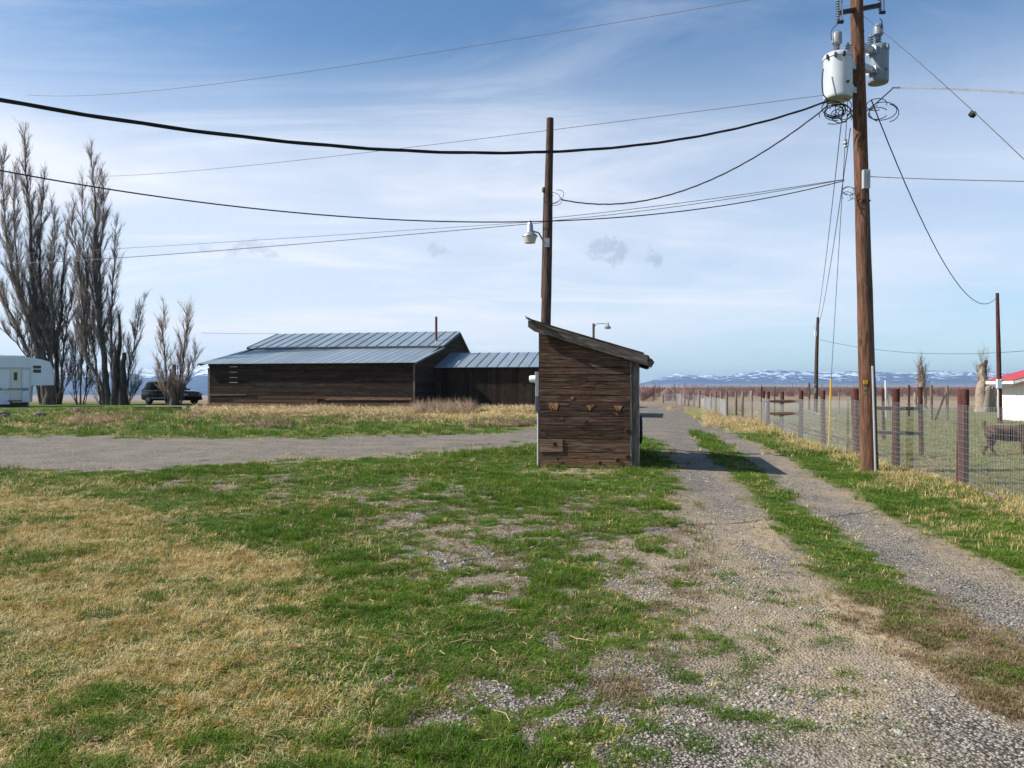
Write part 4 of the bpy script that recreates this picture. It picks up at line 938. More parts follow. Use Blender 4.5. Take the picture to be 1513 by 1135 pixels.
# ------------------------------------------------------------------ dark SUV behind the small bare trees
def suv():
    c = gp(253, 63.2); yaw = R(-27); t = empty('parked_car', c, 'black sport utility vehicle parked behind the small bare trees left of the barn', 'car')
    F = Vector((math.cos(yaw), math.sin(yaw), 0)); L = Vector((-F.y, F.x, 0))      # forward, left (far side)
    def P(x, y, z): return c + F * x + L * y + Zv * z
    def loft(name, rings, m, smooth=True, parent=t):
        mb = MB(); vs = []; n = len(rings[0]); fs = []
        for r in rings: vs += [P(*p) for p in r]
        for i in range(len(rings) - 1):
            for k in range(n - 1): fs.append([i * n + k, i * n + k + 1, (i + 1) * n + k + 1, (i + 1) * n + k])
        fs.append(list(range(n))); fs.append([(len(rings) - 1) * n + k for k in range(n)][::-1])
        mb.raw(vs, fs); return mb.build(name, m, parent, smooth)
    def ring(x, w_, zb_, zs, zt_, tw):
        return [(x, -w_ * .92, zb_), (x, -w_, zb_ + .18), (x, -w_ * 1.0, zs - .12), (x, -w_ * .97, zs), (x, -tw, zt_), (x, -tw * .5, zt_ + .03), (x, tw * .5, zt_ + .03), (x, tw, zt_), (x, w_ * .97, zs), (x, w_, zs - .12), (x, w_, zb_ + .18), (x, w_ * .92, zb_), (x, -w_ * .92, zb_)]
    body = [(-2.50, .86, .45, .92, .96, .80), (-2.46, .95, .36, 1.0, 1.06, .86), (-2.2, .98, .32, 1.05, 1.13, .9), (-1.0, 1.0, .30, 1.06, 1.14, .92), (.6, 1.0, .30, 1.05, 1.13, .92), (1.0, .99, .30, 1.04, 1.16, .86), (1.6, .98, .30, 1.0, 1.12, .82), (2.25, .96, .32, .94, 1.05, .78), (2.48, .90, .36, .86, .96, .72), (2.55, .80, .44, .80, .84, .66)]
    loft('body', [ring(*b) for b in body], M['car_paint'])
    cab = [(-2.40, .90, 1.06, 1.12, 1.16, .82), (-2.12, .90, 1.06, 1.10, 1.76, .70), (-1.8, .90, 1.06, 1.10, 1.84, .70), (-.4, .92, 1.06, 1.10, 1.87, .71), (.25, .92, 1.06, 1.10, 1.80, .69), (.85, .90, 1.06, 1.10, 1.30, .74), (1.08, .86, 1.04, 1.08, 1.14, .78)]
    loft('cabin', [ring(*b) for b in cab], M['car_paint'])
    mb = MB()
    for sgn in (-1, 1):
        for x0, x1 in ((-2.02, -1.42), (-1.36, -.50), (-.42, .42)):
            e = .92 * sgn; e2 = .735 * sgn
            top = 1.72; p = [P(x0, e * 1.005, 1.14), P(x1 + (.24 if x1 > .4 else 0), e * 1.005, 1.14), P(x1 - (.2 if x1 > .4 else 0), e2 * 1.02, top), P(x0 + (.1 if x0 < -2 else 0), e2 * 1.02, top)]
            mb.raw(p + [q + L * .02 * sgn for q in p], [[0, 1, 2, 3], [4, 5, 6, 7], [0, 1, 5, 4], [1, 2, 6, 5], [2, 3, 7, 6], [3, 0, 4, 7]])
    p = [P(.44, -.62, 1.73), P(.44, .62, 1.73), P(1.02, .74, 1.2), P(1.02, -.74, 1.2)]
    mb.raw(p + [q + F * .03 + Zv * .02 for q in p], [[0, 1, 2, 3], [4, 5, 6, 7]]); mb.build('window', M['glass_dark'], t)
    mb = MB()
    for sgn in (-1, 1):
        mb.tube([P(-1.9, .62 * sgn, 1.92), P(.2, .62 * sgn, 1.93)], .025, 6)
        mb.box(P(-.75, .975 * sgn, 1.125), (2.9, .03, .035), F, L); mb.box(P(-.6, 1.015 * sgn, .52), (2.4, .03, .05), F, L)
    mb.build('chrome_trim', M['car_roof'], t)
    mb = MB(); mb.box(P(2.56, 0, .78), (.05, 1.05, .30), F, L); gr = mb.build('grille', M['wheel'], t)
    mb = MB()
    for k in range(3): mb.box(P(2.59, 0, .69 + k * .09), (.02, 1.0, .02), F, L)
    mb.build('grille_bar', M['car_roof'], gr)
    mb = MB(); mb.box(P(2.52, 0, .45), (.14, 1.7, .2), F, L); mb.build('bumper', M['car_paint'], t)
    for sgn in (-1, 1):
        mb = MB(); mb.box(P(2.50, .72 * sgn, .80), (.14, .32, .2), F, L); mb.build('headlight', M['plastic_white'], t)
        mb = MB(); mb.box(P(-2.46, .86 * sgn, .98), (.08, .14, .36), F, L); mb.build('tail_light', M['red_roof'], t)
        mb = MB(); mb.box(P(.72, 1.08 * sgn, 1.2), (.12, .22, .16), F, L); mb.build('mirror', M['car_paint'], t)
        for x in (-1.52, 1.58):
            mb = MB(); cc = P(x, .80 * sgn, .38); mb.lathe([(.0, 0), (.24, .0), (.36, .0), (.385, .04), (.385, .2), (.36, .23), (.25, .235)], cc, L * sgn, 24); wh = mb.build('wheel', M['rubber'], t)
            mb = MB(); mb.lathe([(.245, .0), (.24, .03), (.20, .01), (.08, .03), (0, .035)], cc + L * sgn * .215, L * sgn, 20)
            for k in range(6):
                a = k * math.pi / 3; dv = F * math.cos(a) + Zv * math.sin(a); mb.box(cc + L * sgn * .245 + dv * .13, (.2, .05, .02), dv, dv.cross(L), L)
            mb.build('rim', M['wheel'], wh)
suv()

# ------------------------------------------------------------------ bare trees
def resample(pts, step):
    P = [Vector(p) for p in pts]; out = [P[0]]
    # Catmull-Rom
    for i in range(len(P) - 1):
        a, b, c, e = P[max(i - 1, 0)], P[i], P[i + 1], P[min(i + 2, len(P) - 1)]
        n = max(2, int((c - b).length / step))
        for j in range(1, n + 1):
            s = j / n; out.append(.5 * ((2 * b) + (c - a) * s + (2 * a - 5 * b + 4 * c - e) * s * s + (3 * b - a - 3 * c + e) * s ** 3))
    return out
def tree(name, label, base_u, base_y, leaders, group='bare trees beyond the gravel road', twig='twig', spread=1.0, dens=1.0, z_off=0.0, bark='bark', twl=1.0, tw=1.0):
    b = gp(base_u, base_y); t = empty(name, b, label, 'tree', group)
    tr = MB(); cr = MB(); TP = []; TD = []; TL = []; TW = []
    for (pts, r0, r1, dep, br) in leaders:
        w = []
        for i, (u, v) in enumerate(pts):
            p = at(u, v, base_y); f = i / max(len(pts) - 1, 1); p.y += dep * min(1, f * 1.6); 
            p.x = (u - CX) / FPX * p.y; p.z = EYE + (HY - v) / FPX * p.y
            if i == 0: p.z = min(p.z, G(p.x, p.y)) - .1
            w.append(p)
        w = resample(w, .5); n = len(w)
        w = [p + Vector((random.gauss(0, 1), random.gauss(0, 1), 0)) * .035 if 0 < i < n - 1 else p for i, p in enumerate(w)]
        rr = [(r0 * .46 if br > .75 else r0 * .85) * max(0.0, 1 - i / (n - 1)) ** 1.25 + r1 * .8 for i in range(n)]
        rr[0] *= 1.18
        tr.tube(w, rr, 9)
        if br <= 0: continue
        Ltot = sum((w[i + 1] - w[i]).length for i in range(n - 1)); s = 0; nxt = Ltot * .2
        for i in range(n - 1):
            s += (w[i + 1] - w[i]).length
            T = (w[min(i + 2, n - 1)] - w[max(i - 1, 0)]).normalized()
            while nxt < s:
                nxt += random.uniform(.14, .36) / dens
                f = nxt / Ltot; az = random.uniform(0, 6.283); H = Vector((math.cos(az), math.sin(az), 0))
                ln = br * 1.65 * (.14 + .86 * max(0.0, 1 - f) ** .7) * random.uniform(.45, 1.15); lean = random.uniform(.28, .62) * spread
                d0 = (T + H * lean).normalized(); p = w[i].lerp(w[i + 1], random.random()); q = [p]; k = max(4, int(ln / .4)); dd_ = d0.copy()
                for j in range(k):
                    dd_ = (dd_ + Vector((random.gauss(0, .10), random.gauss(0, .10), .16 + random.gauss(0, .06)))).normalized(); q.append(q[-1] + dd_ * ln / k)
                rb = min((.009 + ln * .0072) * tw, rr[i] * .8); cr.tube(q, [rb * (1 - .8 * j / k) + .004 for j in range(k + 1)], 4, cap=False)
                nt = int(ln * 11.5 * dens) + 2
                for _ in range(nt):
                    g_ = random.uniform(.12, 1.0) * k; j = min(int(g_), k - 1); pp_ = q[j].lerp(q[j + 1], g_ - j)
                    a2 = random.uniform(0, 6.283); dv = ((q[j + 1] - q[j]).normalized() + Vector((math.cos(a2), math.sin(a2), .15)) * random.uniform(.16, .46) + Vector((0, 0, .2)))
                    dv = dv.normalized(); lt = random.uniform(.4, 1.15) * twl
                    TP.append(pp_); TD.append(dv); TL.append(lt); TW.append(.0115 * tw)
                    if random.random() < .8:
                        for _ in range(2):
                            m2 = pp_ + dv * lt * random.uniform(.25, .8); a3 = random.uniform(0, 6.283)
                            TP.append(m2); TD.append((dv + Vector((math.cos(a3), math.sin(a3), .3)) * .38).normalized()); TL.append(lt * .55); TW.append(.0105 * tw)
    tr.build('trunk', M[bark], t, True)
    cr.build('branches', M[twig], t)
    n = len(TP)
    if n: hair_tris('crown', np.array([tuple(p) for p in TP]), np.array([tuple(p) for p in TD]), np.array(TL), np.array(TW), M[twig], rng.random(n), t)
    return t
tree('poplar_tree', 'tallest bare poplar with several thick stems rising behind the white trailer', 66, 61, [
    ([(70, 598), (68, 545), (56, 490), (48, 420), (44, 330), (39, 270), (36, 196)], .62, .03, 0, 2.4),
    ([(78, 598), (73, 530), (66, 490), (60, 430), (58, 360), (62, 300), (64, 262)], .48, .02, 1.0, 2.0),
    ([(66, 598), (54, 520), (40, 470), (22, 420), (8, 340), (4, 262), (8, 225)], .42, .02, -1, 2.1),
    ([(62, 596), (44, 530), (24, 480), (2, 440), (-18, 380), (-24, 300)], .34, .02, .5, 2.1),
    ([(60, 596), (50, 545), (30, 515), (8, 492), (-16, 470)], .16, .02, -.6, 1.6),
    ([(74, 560), (60, 500), (34, 440), (24, 380), (20, 300), (22, 250)], .28, .02, .3, 2.0),
    ([(72, 540), (78, 470), (76, 420), (80, 360), (76, 300)], .22, .02, -.8, 1.7)], dens=1.15)
tree('poplar_tree', 'bare poplar with a dark straight stem just right of the tallest one', 86, 62, [
    ([(86, 598), (83, 545), (82, 500), (90, 470), (91, 420), (96, 370), (98, 330)], .46, .02, 0, 1.7),
    ([(84, 560), (80, 500), (76, 440), (74, 380), (80, 335)], .24, .02, .8, 1.4),
    ([(90, 598), (92, 540), (98, 480), (108, 430), (112, 385)], .18, .02, -.5, 1.5),
    ([(88, 598), (96, 570), (102, 540), (106, 505)], .08, .01, -.5, 1.0), ([(84, 598), (92, 575), (96, 545)], .06, .01, -.8, .9)], dens=1.1)
tree('poplar_sapling', 'slender bushy bare sapling between the two big groups of poplars', 118, 61, [
    ([(118, 598), (119, 550), (121, 500), (124, 450), (126, 415)], .15, .01, 0, 1.2),
    ([(115, 598), (111, 560), (112, 510), (114, 460)], .10, .01, .3, 1.1), ([(122, 598), (128, 560), (130, 510), (127, 460)], .10, .01, -.3, 1.1),
    ([(113, 598), (108, 575), (105, 545)], .05, .01, .3, .8), ([(124, 598), (131, 570), (134, 540)], .05, .01, .3, .8)], dens=1.2)
tree('poplar_tree', 'tall bare poplar with cut dark stubs at its foot, left of the parked car', 166, 60, [
    ([(160, 600), (155, 545), (148, 490), (143, 430), (141, 370), (140, 300), (134, 224)], .52, .03, 0, 2.2),
    ([(156, 590), (151, 520), (146, 450), (148, 380), (153, 300), (150, 250)], .30, .02, .9, 1.9),
    ([(168, 600), (165, 540), (164, 470), (168, 400), (169, 360), (173, 330)], .26, .02, .6, 1.3),
    ([(154, 600), (146, 560), (128, 525), (122, 460), (114, 380), (106, 330), (110, 300)], .24, .02, -.6, 1.9),
    ([(150, 560), (136, 500), (128, 420), (122, 340), (122, 270)], .18, .02, .5, 1.8),
    ([(176, 600), (174, 540), (177, 500), (175, 464)], .30, .10, 0, .7),
    ([(182, 600), (181, 560), (183, 521)], .34, .17, -.4, .0),
    ([(184, 600), (189, 550), (198, 510), (204, 480), (212, 445)], .20, .02, .3, 1.6),
    ([(168, 598), (168, 555), (169, 513)], .22, .10, -.5, .4),
    ([(186, 600), (197, 575), (204, 555)], .07, .01, -.3, 1.0), ([(150, 600), (143, 575), (139, 555)], .07, .01, -.3, .8), ([(188, 600), (196, 585), (206, 568)], .05, .01, .3, .9)], dens=1.15)
tree('poplar_tree', 'small twin topped bare poplar with a cut stump, in front of the black car', 258, 58.5, [
    ([(250, 600), (246, 560), (243, 520), (241, 490), (243, 455)], .24, .01, 0, 1.2),
    ([(262, 600), (266, 560), (272, 525), (274, 495), (278, 457)], .22, .01, .3, 1.5),
    ([(257, 600), (256, 565), (257, 539)], .24, .15, -.3, .25), ([(255, 600), (252, 560), (252, 545)], .10, .05, -.3, .2),
    ([(266, 600), (272, 575), (282, 545), (290, 515)], .08, .01, -.2, 1.1), ([(248, 600), (240, 575), (232, 545)], .07, .01, -.2, 1.0),
    ([(264, 600), (268, 580), (274, 560)], .07, .01, -.4, .8), ([(254, 600), (250, 580), (247, 560)], .06, .01, -.4, .7), ([(260, 600), (262, 580), (263, 560)], .06, .01, -.4, .7)], twig='twig_pale', dens=1.15, spread=1.1)
# pollarded trees on the right
tree('pollard_tree', 'slim pollarded tree stump with a halo of fine shoots behind the fence', 1362, 70, [
    ([(1363, 583), (1362, 560), (1361, 541)], .34, .16, 0, .0), ([(1362, 579), (1359, 560), (1357, 546)], .04, .01, 0, .8), ([(1362, 576), (1365, 560), (1367, 546)], .04, .01, 0, .8),
    ([(1361, 565), (1360, 545), (1361, 530)], .05, .01, 0, .7), ([(1352, 590), (1351, 580)], .2, .12, .5, 0)], 'pollarded trees beyond the fence', 'twig_pale', dens=1.5, bark='stub_bark', spread=.8, twl=1.0, tw=.6)
tree('pollard_tree', 'thick gnarled pollarded tree trunk beside the white building', 1450, 62, [
    ([(1450, 588), (1449, 575), (1452, 562), (1449, 552), (1451, 545), (1447, 538)], .34, .26, 0, 0), ([(1452, 560), (1454, 545), (1456, 533)], .22, .18, .2, 0), ([(1452, 586), (1458, 578), (1461, 572)], .42, .30, -.3, 0), ([(1464, 588), (1466, 578), (1464, 573)], .26, .20, -.3, 0),
    ([(1448, 575), (1445, 558), (1444, 545)], .04, .01, 0, .8), ([(1454, 560), (1456, 548), (1457, 536)], .04, .01, 0, .8), ([(1450, 545), (1451, 533), (1452, 525)], .05, .01, 0, .6)], 'pollarded trees beyond the fence', 'twig_pale', dens=1.3, bark='stub_bark', spread=.8, twl=.9, tw=.6)

# ------------------------------------------------------------------ lumber, stones
def beam(a, b, y1, y2, hgt, wd, m, label):
    A, B_ = gp(a, y1), gp(b, y2); A.z += hgt; B_.z += hgt; mb = MB(); ax = (B_ - A).normalized(); sd_ = ax.cross(Zv).normalized()
    mb.box((A + B_) / 2, ((B_ - A).length, wd, .16), ax, sd_, sd_.cross(ax)); return single('timber_beam', mb, M[m], label, 'beam', 'old timber beams lying in the grass')
beam(197, 268, 46.0, 46.6, .14, .24, 'grey_wood', 'dark timber beam lying in the grass, nearer of the two')
beam(216, 277, 49.5, 48.0, .15, .24, 'beam_wood', 'pale timber beam lying in the grass behind the dark one')
def rock(u, v, w_, h_, label, name='rock', m='rock', cat='rock'):
    p = on(u, v); bm = bmesh.new(); bmesh.ops.create_icosphere(bm, subdivisions=3, radius=1)
    for q in bm.verts:
        k = 1 + .35 * (fbm(np.array([q.co.x * 1.3 + u]), np.array([q.co.y * 1.3 + q.co.z * 2 + v]), 1.2, 3)[0] - .5) * 2
        q.co = Vector((q.co.x * w_ * k, q.co.y * w_ * .8 * k, max(q.co.z, -.5) * h_ * k))
    mb = MB(); bm.verts.ensure_lookup_table(); mb.raw([q.co + p + Zv * h_ * .4 for q in bm.verts], [[z.index for z in f.verts] for f in bm.faces]); bm.free()
    return single(name, mb, M[m], label, cat, smooth=True)
rock(57, 616, .27, .17, 'low dark rock in the shaded grass right of the trailer')
rock(4, 616, .32, .16, 'dark rock in the grass at the left edge below the trailer')
rock(113, 611, .16, .20, 'small pale boulder on the grassy bank beyond the gravel road', m='stub_bark')
rock(690, 628, .42, .05, 'flat pale stone in the dead weeds before the barn wing', m='stub_bark')

# ------------------------------------------------------------------ fence along the drive
FP = [(1422.3, 715, 575, 15.5, 'post_red'), (1323.3, 690, 574.5, 10.5, 'post_red'), (1264, 673, 574, 11, 'post_red'), (1215.5, 659.5, 577, 7, 'post_red'), (1183, 651, 577, 6.5, 'post_red'),
      (1155, 637, 579, 5.5, 'post_red'), (1134.5, 629, 578.5, 5, 'post_red'), (1127.5, 625, 578, 4.5, 'post_red')]
FP2 = [(1110, 620.5, 577.5, 4, 'post_grey'), (1097, 618.5, 578, 3.6, 'post_grey'), (1087, 618.5, 578, 3.6, 'post_grey'), (1073.5, 617, 578, 3.5, 'post_grey'), (1065, 611, 578, 3, 'post_grey'), (1057, 609, 579, 3, 'post_grey'), (1050, 607, 580, 3, 'post_grey'),
       (1041.8, 603.8, 575, 2.6, 'pole_dark'), (1033, 603, 577, 3.5, 'post_grey'), (1025, 601.5, 581, 2.4, 'post_grey'), (1017, 600.5, 582, 2.2, 'post_grey'), (1011, 599.8, 582, 2.2, 'post_grey'), (1006, 599, 580, 2.2, 'post_grey'), (999.5, 597.5, 580, 2.2, 'post_red'), (979.5, 595.5, 582, 2.4, 'pole_dark')]
def fence(posts, label, mesh_h, name='wire_fence'):
    root = empty(name, on(posts[0][0], posts[0][1]), label, 'fence'); PP = []
    for (u, vb_, vt_, wpx, m) in posts:
        p = on(u, vb_); r = wpx / FPX * p.y / 2; top = EYE + (HY - vt_) / FPX * p.y; PP.append((p, top, r))
        lean = -.06 if (u == 1264) else random.uniform(-.02, .02)
        mb = MB(); mb.tube([p - Zv * .15 - Vector((lean, 0, 0)), p + Zv * (top - p.z) * .5, Vector((p.x + lean * .5, p.y, top - .02)), Vector((p.x + lean * .5, p.y, top))], [r * 1.05, r, r * .97, r * .8], 14)
        mb.build('post', M[m], root, True)
    mb = MB(); side = Vector((-.97, .17, 0))
    for i in range(len(PP) - 1):
        (a, ta, ra), (b, tb, rb) = PP[i], PP[i + 1]; A = a + side * (ra + .004); B_ = b + side * (rb + .004); L = (B_ - A).length; wd = .0016 + .00006 * a.y
        ha, hb = min(mesh_h, ta - a.z - .04), min(mesh_h, tb - b.z - .04)
        nh = 14 if a.y < 60 else 7; k = 5
        for j in range(nh):
            f = j / (nh - 1) ; q = []
            for e in range(k + 1):
                s = e / k; pt = A.lerp(B_, s); z0 = G(pt.x, pt.y) + .03; q.append(Vector((pt.x, pt.y, z0 + f * (ha * (1 - s) + hb * s) - .03 * math.sin(math.pi * s) * f + random.uniform(-.006, .006))))
            mb.tube(q, wd * 1.3, 3, cap=False)
        st_ = .055 if a.y < 24 else .12
        nv = int(L / st_)
        for j in range(nv):
            s = j / nv; pt = A.lerp(B_, s); z0 = G(pt.x, pt.y) + .03; mb.tube([Vector((pt.x, pt.y, z0)), Vector((pt.x + random.uniform(-.006, .006), pt.y, z0 + ha * (1 - s) + hb * s - .03 * math.sin(math.pi * s)))], wd * .8, 3, cap=False)
    mb.build('wire_mesh', M['wire'], root)
    return root, PP
FPn = [(1640, 775, 575, 24, 'post_red')] + FP
fr, PP = fence(FPn, 'wire mesh fence on red brown round posts along the right side of the drive', 1.38)
mb = MB()
for i, j, vs2 in ((7, 5, (593, 611)), ):
    for v in vs2:
        a, b = PP[8 if i == 7 else i], PP[5]; A = Vector((a[0].x, a[0].y, EYE + (HY - v) / FPX * a[0].y)); B_ = Vector((b[0].x, b[0].y, EYE + (HY - v) / FPX * b[0].y)); mb.tube([A, B_], .06, 8)
mb.each('rail', M['post_red'], fr, True)
fr2, PP2 = fence([(1127, 624.5, 590, 3.5, 'post_grey')] + FP2, 'older wire fence on thin grey posts running on to the far bend of the drive', 1.1)
# kick board under the nearest bay
A, B_ = on(1430, 722), on(1478, 742); mb = MB(); ax = (B_ - A); ax.z = 0; ln = ax.length; ax.normalize(); mb.box((A + B_) / 2 + Zv * .03, (ln, .04, .12), ax, Zv.cross(ax), Zv)
mb.build('kick_board', M['post_grey'], fr)
# inner corral: posts and rails in the pasture
cr_ = empty('corral_fence', gp(1361, 19.3), 'inner corral fence of slim posts with dark round rails in the pasture', 'fence')
cps = [(1361, 19.2, 572, 6.5), (1305.5, 26.5, 575, 4.5)]
for (u, y, vt_, wp) in cps:
    p = gp(u, y); mb = MB(); r = wp / FPX * y / 2; mb.tube([p - Zv * .1, Vector((p.x - .03, p.y, EYE + (HY - vt_) / FPX * y))], r, 12); mb.build('post', M['post_red'], cr_, True)
mb = MB()
for v in (604, 640): mb.tube([at(1293, v - 1, 18.0), at(1330, v - .5, 18.6), at(1360, v, 19.2)], .045, 8)
for v in (593, 604.5): mb.tube([at(1186, v, 26), at(1235, v + 16, 23.5)], .03, 8) if v > 600 else None
mb.each('rail', M['post_grey'], cr_, True)
# wooden gate braces and stray posts near the vineyard
def strayp(u, y, vt, wpx, m, label, name='wooden_post', grp='stray posts in the pasture', brace=None, lean=0.0):
    p = gp(u, y); mb = MB(); r = wpx / FPX * y / 2; mb.tube([p - Zv * .1, Vector((p.x + lean, p.y, EYE + (HY - vt) / FPX * y))], r, 8)
    if brace: mb.tube([gp(brace, y), Vector((p.x, p.y, EYE + (HY - vt - 5) / FPX * y))], r * .7, 6)
    return single(name, mb, M[m], label, 'post', grp, True)
strayp(1375.5, 46, 569, 4.5, 'post_grey', 'thick grey wooden post near the slim pollarded tree')
strayp(1399, 46, 570, 4, 'post_grey', 'grey wooden post with a slanting brace in the pasture', brace=1382)
strayp(1342.5, 52, 569, 3, 'post_red', 'thin reddish post in the pasture left of the slim pollarded tree')
strayp(1308, 50, 562, 3, 'snowpole', 'white painted pipe with a slanting brace in the pasture', 'white_pipe', brace=1316)
strayp(1239, 58, 579, 2.2, 'post_grey', 'short grey post far out in the pasture')
strayp(1195, 60, 566, 3, 'pole_dark', 'dark post beside the distant utility pole', lean=.0)
strayp(1144, 52, 571, 2.4, 'pole_dark', 'dark post far behind the red fence brace')
strayp(1125, 44, 571, 2.6, 'post_red', 'thin rusty red post rising behind the fence corner')
strayp(1011, 85, 565, 1.6, 'post_grey', 'grey pole standing at the far bend of the drive')

# guy wire with yellow guard
gy0, gy1 = gp(1224, 22.8), at(1227.5, 561, 22.4)
t = empty('guy_wire_guard', gy0, 'slim yellow plastic guard on the guy wire anchor behind the fence', 'guy guard')
mb = MB(); mb.tube([gy0 - Zv * .05, gy1], .028, 8); mb.build('guard', M['yellow'], t, True)

# ------------------------------------------------------------------ overhead wires
def wire(a, b, m, rad, mt, label, ext0=0.0, ext1=0.0, twist=0, grp=None, r1=None):
    """a, b: (u, v, distance) of two points on a span; m: (u, v) seen somewhere between, which fixes the sag"""
    A, B_ = at(*a), at(*b); k = (m[0] - CX) / FPX                        # A + t (B-A) seen at u = m[0]
    t = (k * A.y - A.x) / ((B_.x - A.x) - k * (B_.y - A.y)); y = A.y + t * (B_.y - A.y); z = EYE + (HY - m[1]) / FPX * y
    zl = A.z + t * (B_.z - A.z); sag = (zl - z) / max(4 * t * (1 - t), .02)
    n = 60; q = []
    for i in range(n + 1):
        s = -ext0 + (1 + ext0 + ext1) * i / n; q.append(A.lerp(B_, 0) + (B_ - A) * s - Zv * sag * 4 * s * (1 - s))
    r1 = rad if r1 is None else r1
    mb = MB()
    if twist:
        L = (B_ - A).length * (1 + ext0 + ext1); P = resample(q, .18); N_ = len(P)
        for ph in (0, 2.094, 4.189):
            mb.tube([p + Vector((0, math.cos(ph + i * .35), math.sin(ph + i * .35))) * rad * .75 for i, p in enumerate(P)], rad * .62, 5, cap=False)
    else: mb.tube(q, [rad + (r1 - rad) * i / n for i in range(n + 1)], 5, cap=False)
    return single('overhead_wire', mb, M[mt], label, 'wire', grp)
wire((0, 148, 7.3), (1218, 151, 15.4), (740, 226), .017, 'black_cable', 'thickest black twisted cable sagging across the whole sky to the transformer', ext0=.5, twist=1)
wire((829, 295, P2Y), (1222, 157, 15.45), (960, 295), .014, 'black_cable', 'black cable sagging from the transformer down to the dark pole behind the shed', twist=1)
wire((0, 252, 10), (1247, 267, 15.6), (806, 327), .010, 'black_cable', 'thin dark cable from the left edge passing just in front of the dark pole', ext0=.4)
wire((-60, 391, 75), (801, 329, 19.1), (400, 364), .030, 'grey_cable', 'grey wire from behind the poplars to the dark pole, lower of the pair', r1=.010)
wire((-60, 378, 78), (801, 327, 19.1), (400, 353.5), .018, 'grey_cable', 'fainter grey wire from behind the poplars to the dark pole, upper of the pair', r1=.006)
wire((816, 322, 19.1), (1247, 265, 15.6), (1050, 294), .008, 'grey_cable', 'straight wire from the dark pole to the tall pole, upper of the pair')
wire((816, 326, 19.1), (1247, 265.5, 15.6), (1050, 298), .008, 'grey_cable', 'straight wire from the dark pole to the tall pole, lower of the pair')
wire((90, 142, 75), (1245, -24, 15.7), (700, 68), .022, 'grey_cable', 'thin pale wire crossing the upper left sky to the top of the tall pole', ext0=.25, r1=.007)
wire((170, 260, 78), (1222, 140, 15.5), (815, 192), .022, 'grey_cable', 'thin pale wire crossing above the dark pole to the big transformer', ext0=.25, r1=.007)
wire((1318, 130, 15.7), (1513, 138, 11.5), (1420, 132), .020, 'silver_cable', 'bright cable leaving the tall pole for the right edge', ext1=.35)
wire((1262, 178, 15.6), (1320, 129, 15.7), (1290, 156), .013, 'black_cable', 'short black cable rising from the tall pole to the bright cable at right')
wire((1287, 148, 15.7), (1472, 440, WY - .1), (1385, 372), .013, 'black_cable', 'twisted black cable drooping from the tall pole to the slim pole by the white building', twist=1, r1=.02)
wire((1284, 261, 15.6), (1513, 268, 13), (1400, 265.5), .008, 'grey_cable', 'thin straight wire leaving the tall pole to the right edge', ext1=.3)
wire((1273, 22, 15.6), (1513, 236, 9.5), (1400, 130), .006, 'grey_cable', 'thin guy wire slanting down from the top of the tall pole to the right edge', ext1=.3)
mb = MB(); c = at(1436.5, 169, 11.0); a_ = Vector((.70, -.35, -.6)).normalized(); mb.lathe([(0, -.05), (.035, -.045), (.05, 0), (.035, .045), (0, .05)], c, a_, 12)
single('strain_insulator', mb, M['dark_metal'], 'dark strain insulator on the slanting guy wire at right', 'insulator')
wire((1211, 502, 56), (1560, 514, 40), (1400, 523), .014, 'grey_cable', 'faint low wire from the distant pole to the right edge')
wire((297, 492, 60), (412, 493, 66), (350, 493), .012, 'grey_cable', 'faint wire from the left trees to the barn ridge')
wire((1252, 150, 15.7), (1227.5, 561, 22.4), (1240, 350), .007, 'grey_cable', 'guy wire running down from the tall pole to the yellow guard')
mb = MB(); c = at(1248.6, 212, 16.25); mb.lathe([(0, -.09), (.04, -.08), (.03, -.04), (.05, 0), (.03, .04), (.04, .08), (0, .09)], c, Zv, 12); single('strain_insulator', mb, M['galv'], 'small pale insulator on the guy wire left of the tall pole', 'insulator')
wire((1247, 140, 15.9), (1206, 478, 56), (1226, 330), .010, 'grey_cable', 'faint wire from the tall pole to the distant pole, left of the two', r1=.012)
wire((1256, 190, 15.9), (1208, 482, 56), (1236, 330), .010, 'grey_cable', 'faint wire from the tall pole to the distant pole, right of the two', r1=.012)
def lead(q, label, r=.009):
    mb = MB(); mb.tube(resample([at(*p) for p in q], .06), r, 6); return single('overhead_wire', mb, M['black_cable'], label, 'wire')
lead([(1238.5, 34, 15.25), (1230, 42, 15.3), (1227, 50, 15.3), (1229, 60, 15.3)], 'short jumper wire curving from the left fuse to the big transformer')
lead([(1299, 27, 15.75), (1303, 32, 15.8), (1301, 41, 15.9), (1298, 46, 16.0)], 'short jumper wire curving from the right fuse to the smaller transformer')
lead([(1249, 72, 15.3), (1253, 68, 15.35), (1259, 67, 15.5)], 'tiny lead from the big transformer bushing to the pole', .007)
mb = MB(); q = [at(1216, 102, 15.15), at(1214, 120, 15.1), at(1216, 140, 15.1), at(1221, 146, 15.15), at(1222, 160, 15.2)]; mb.tube(resample(q, .06), .012, 6); single('overhead_wire', mb, M['black_cable'], 'black lead hanging down the left side of the big transformer', 'wire')

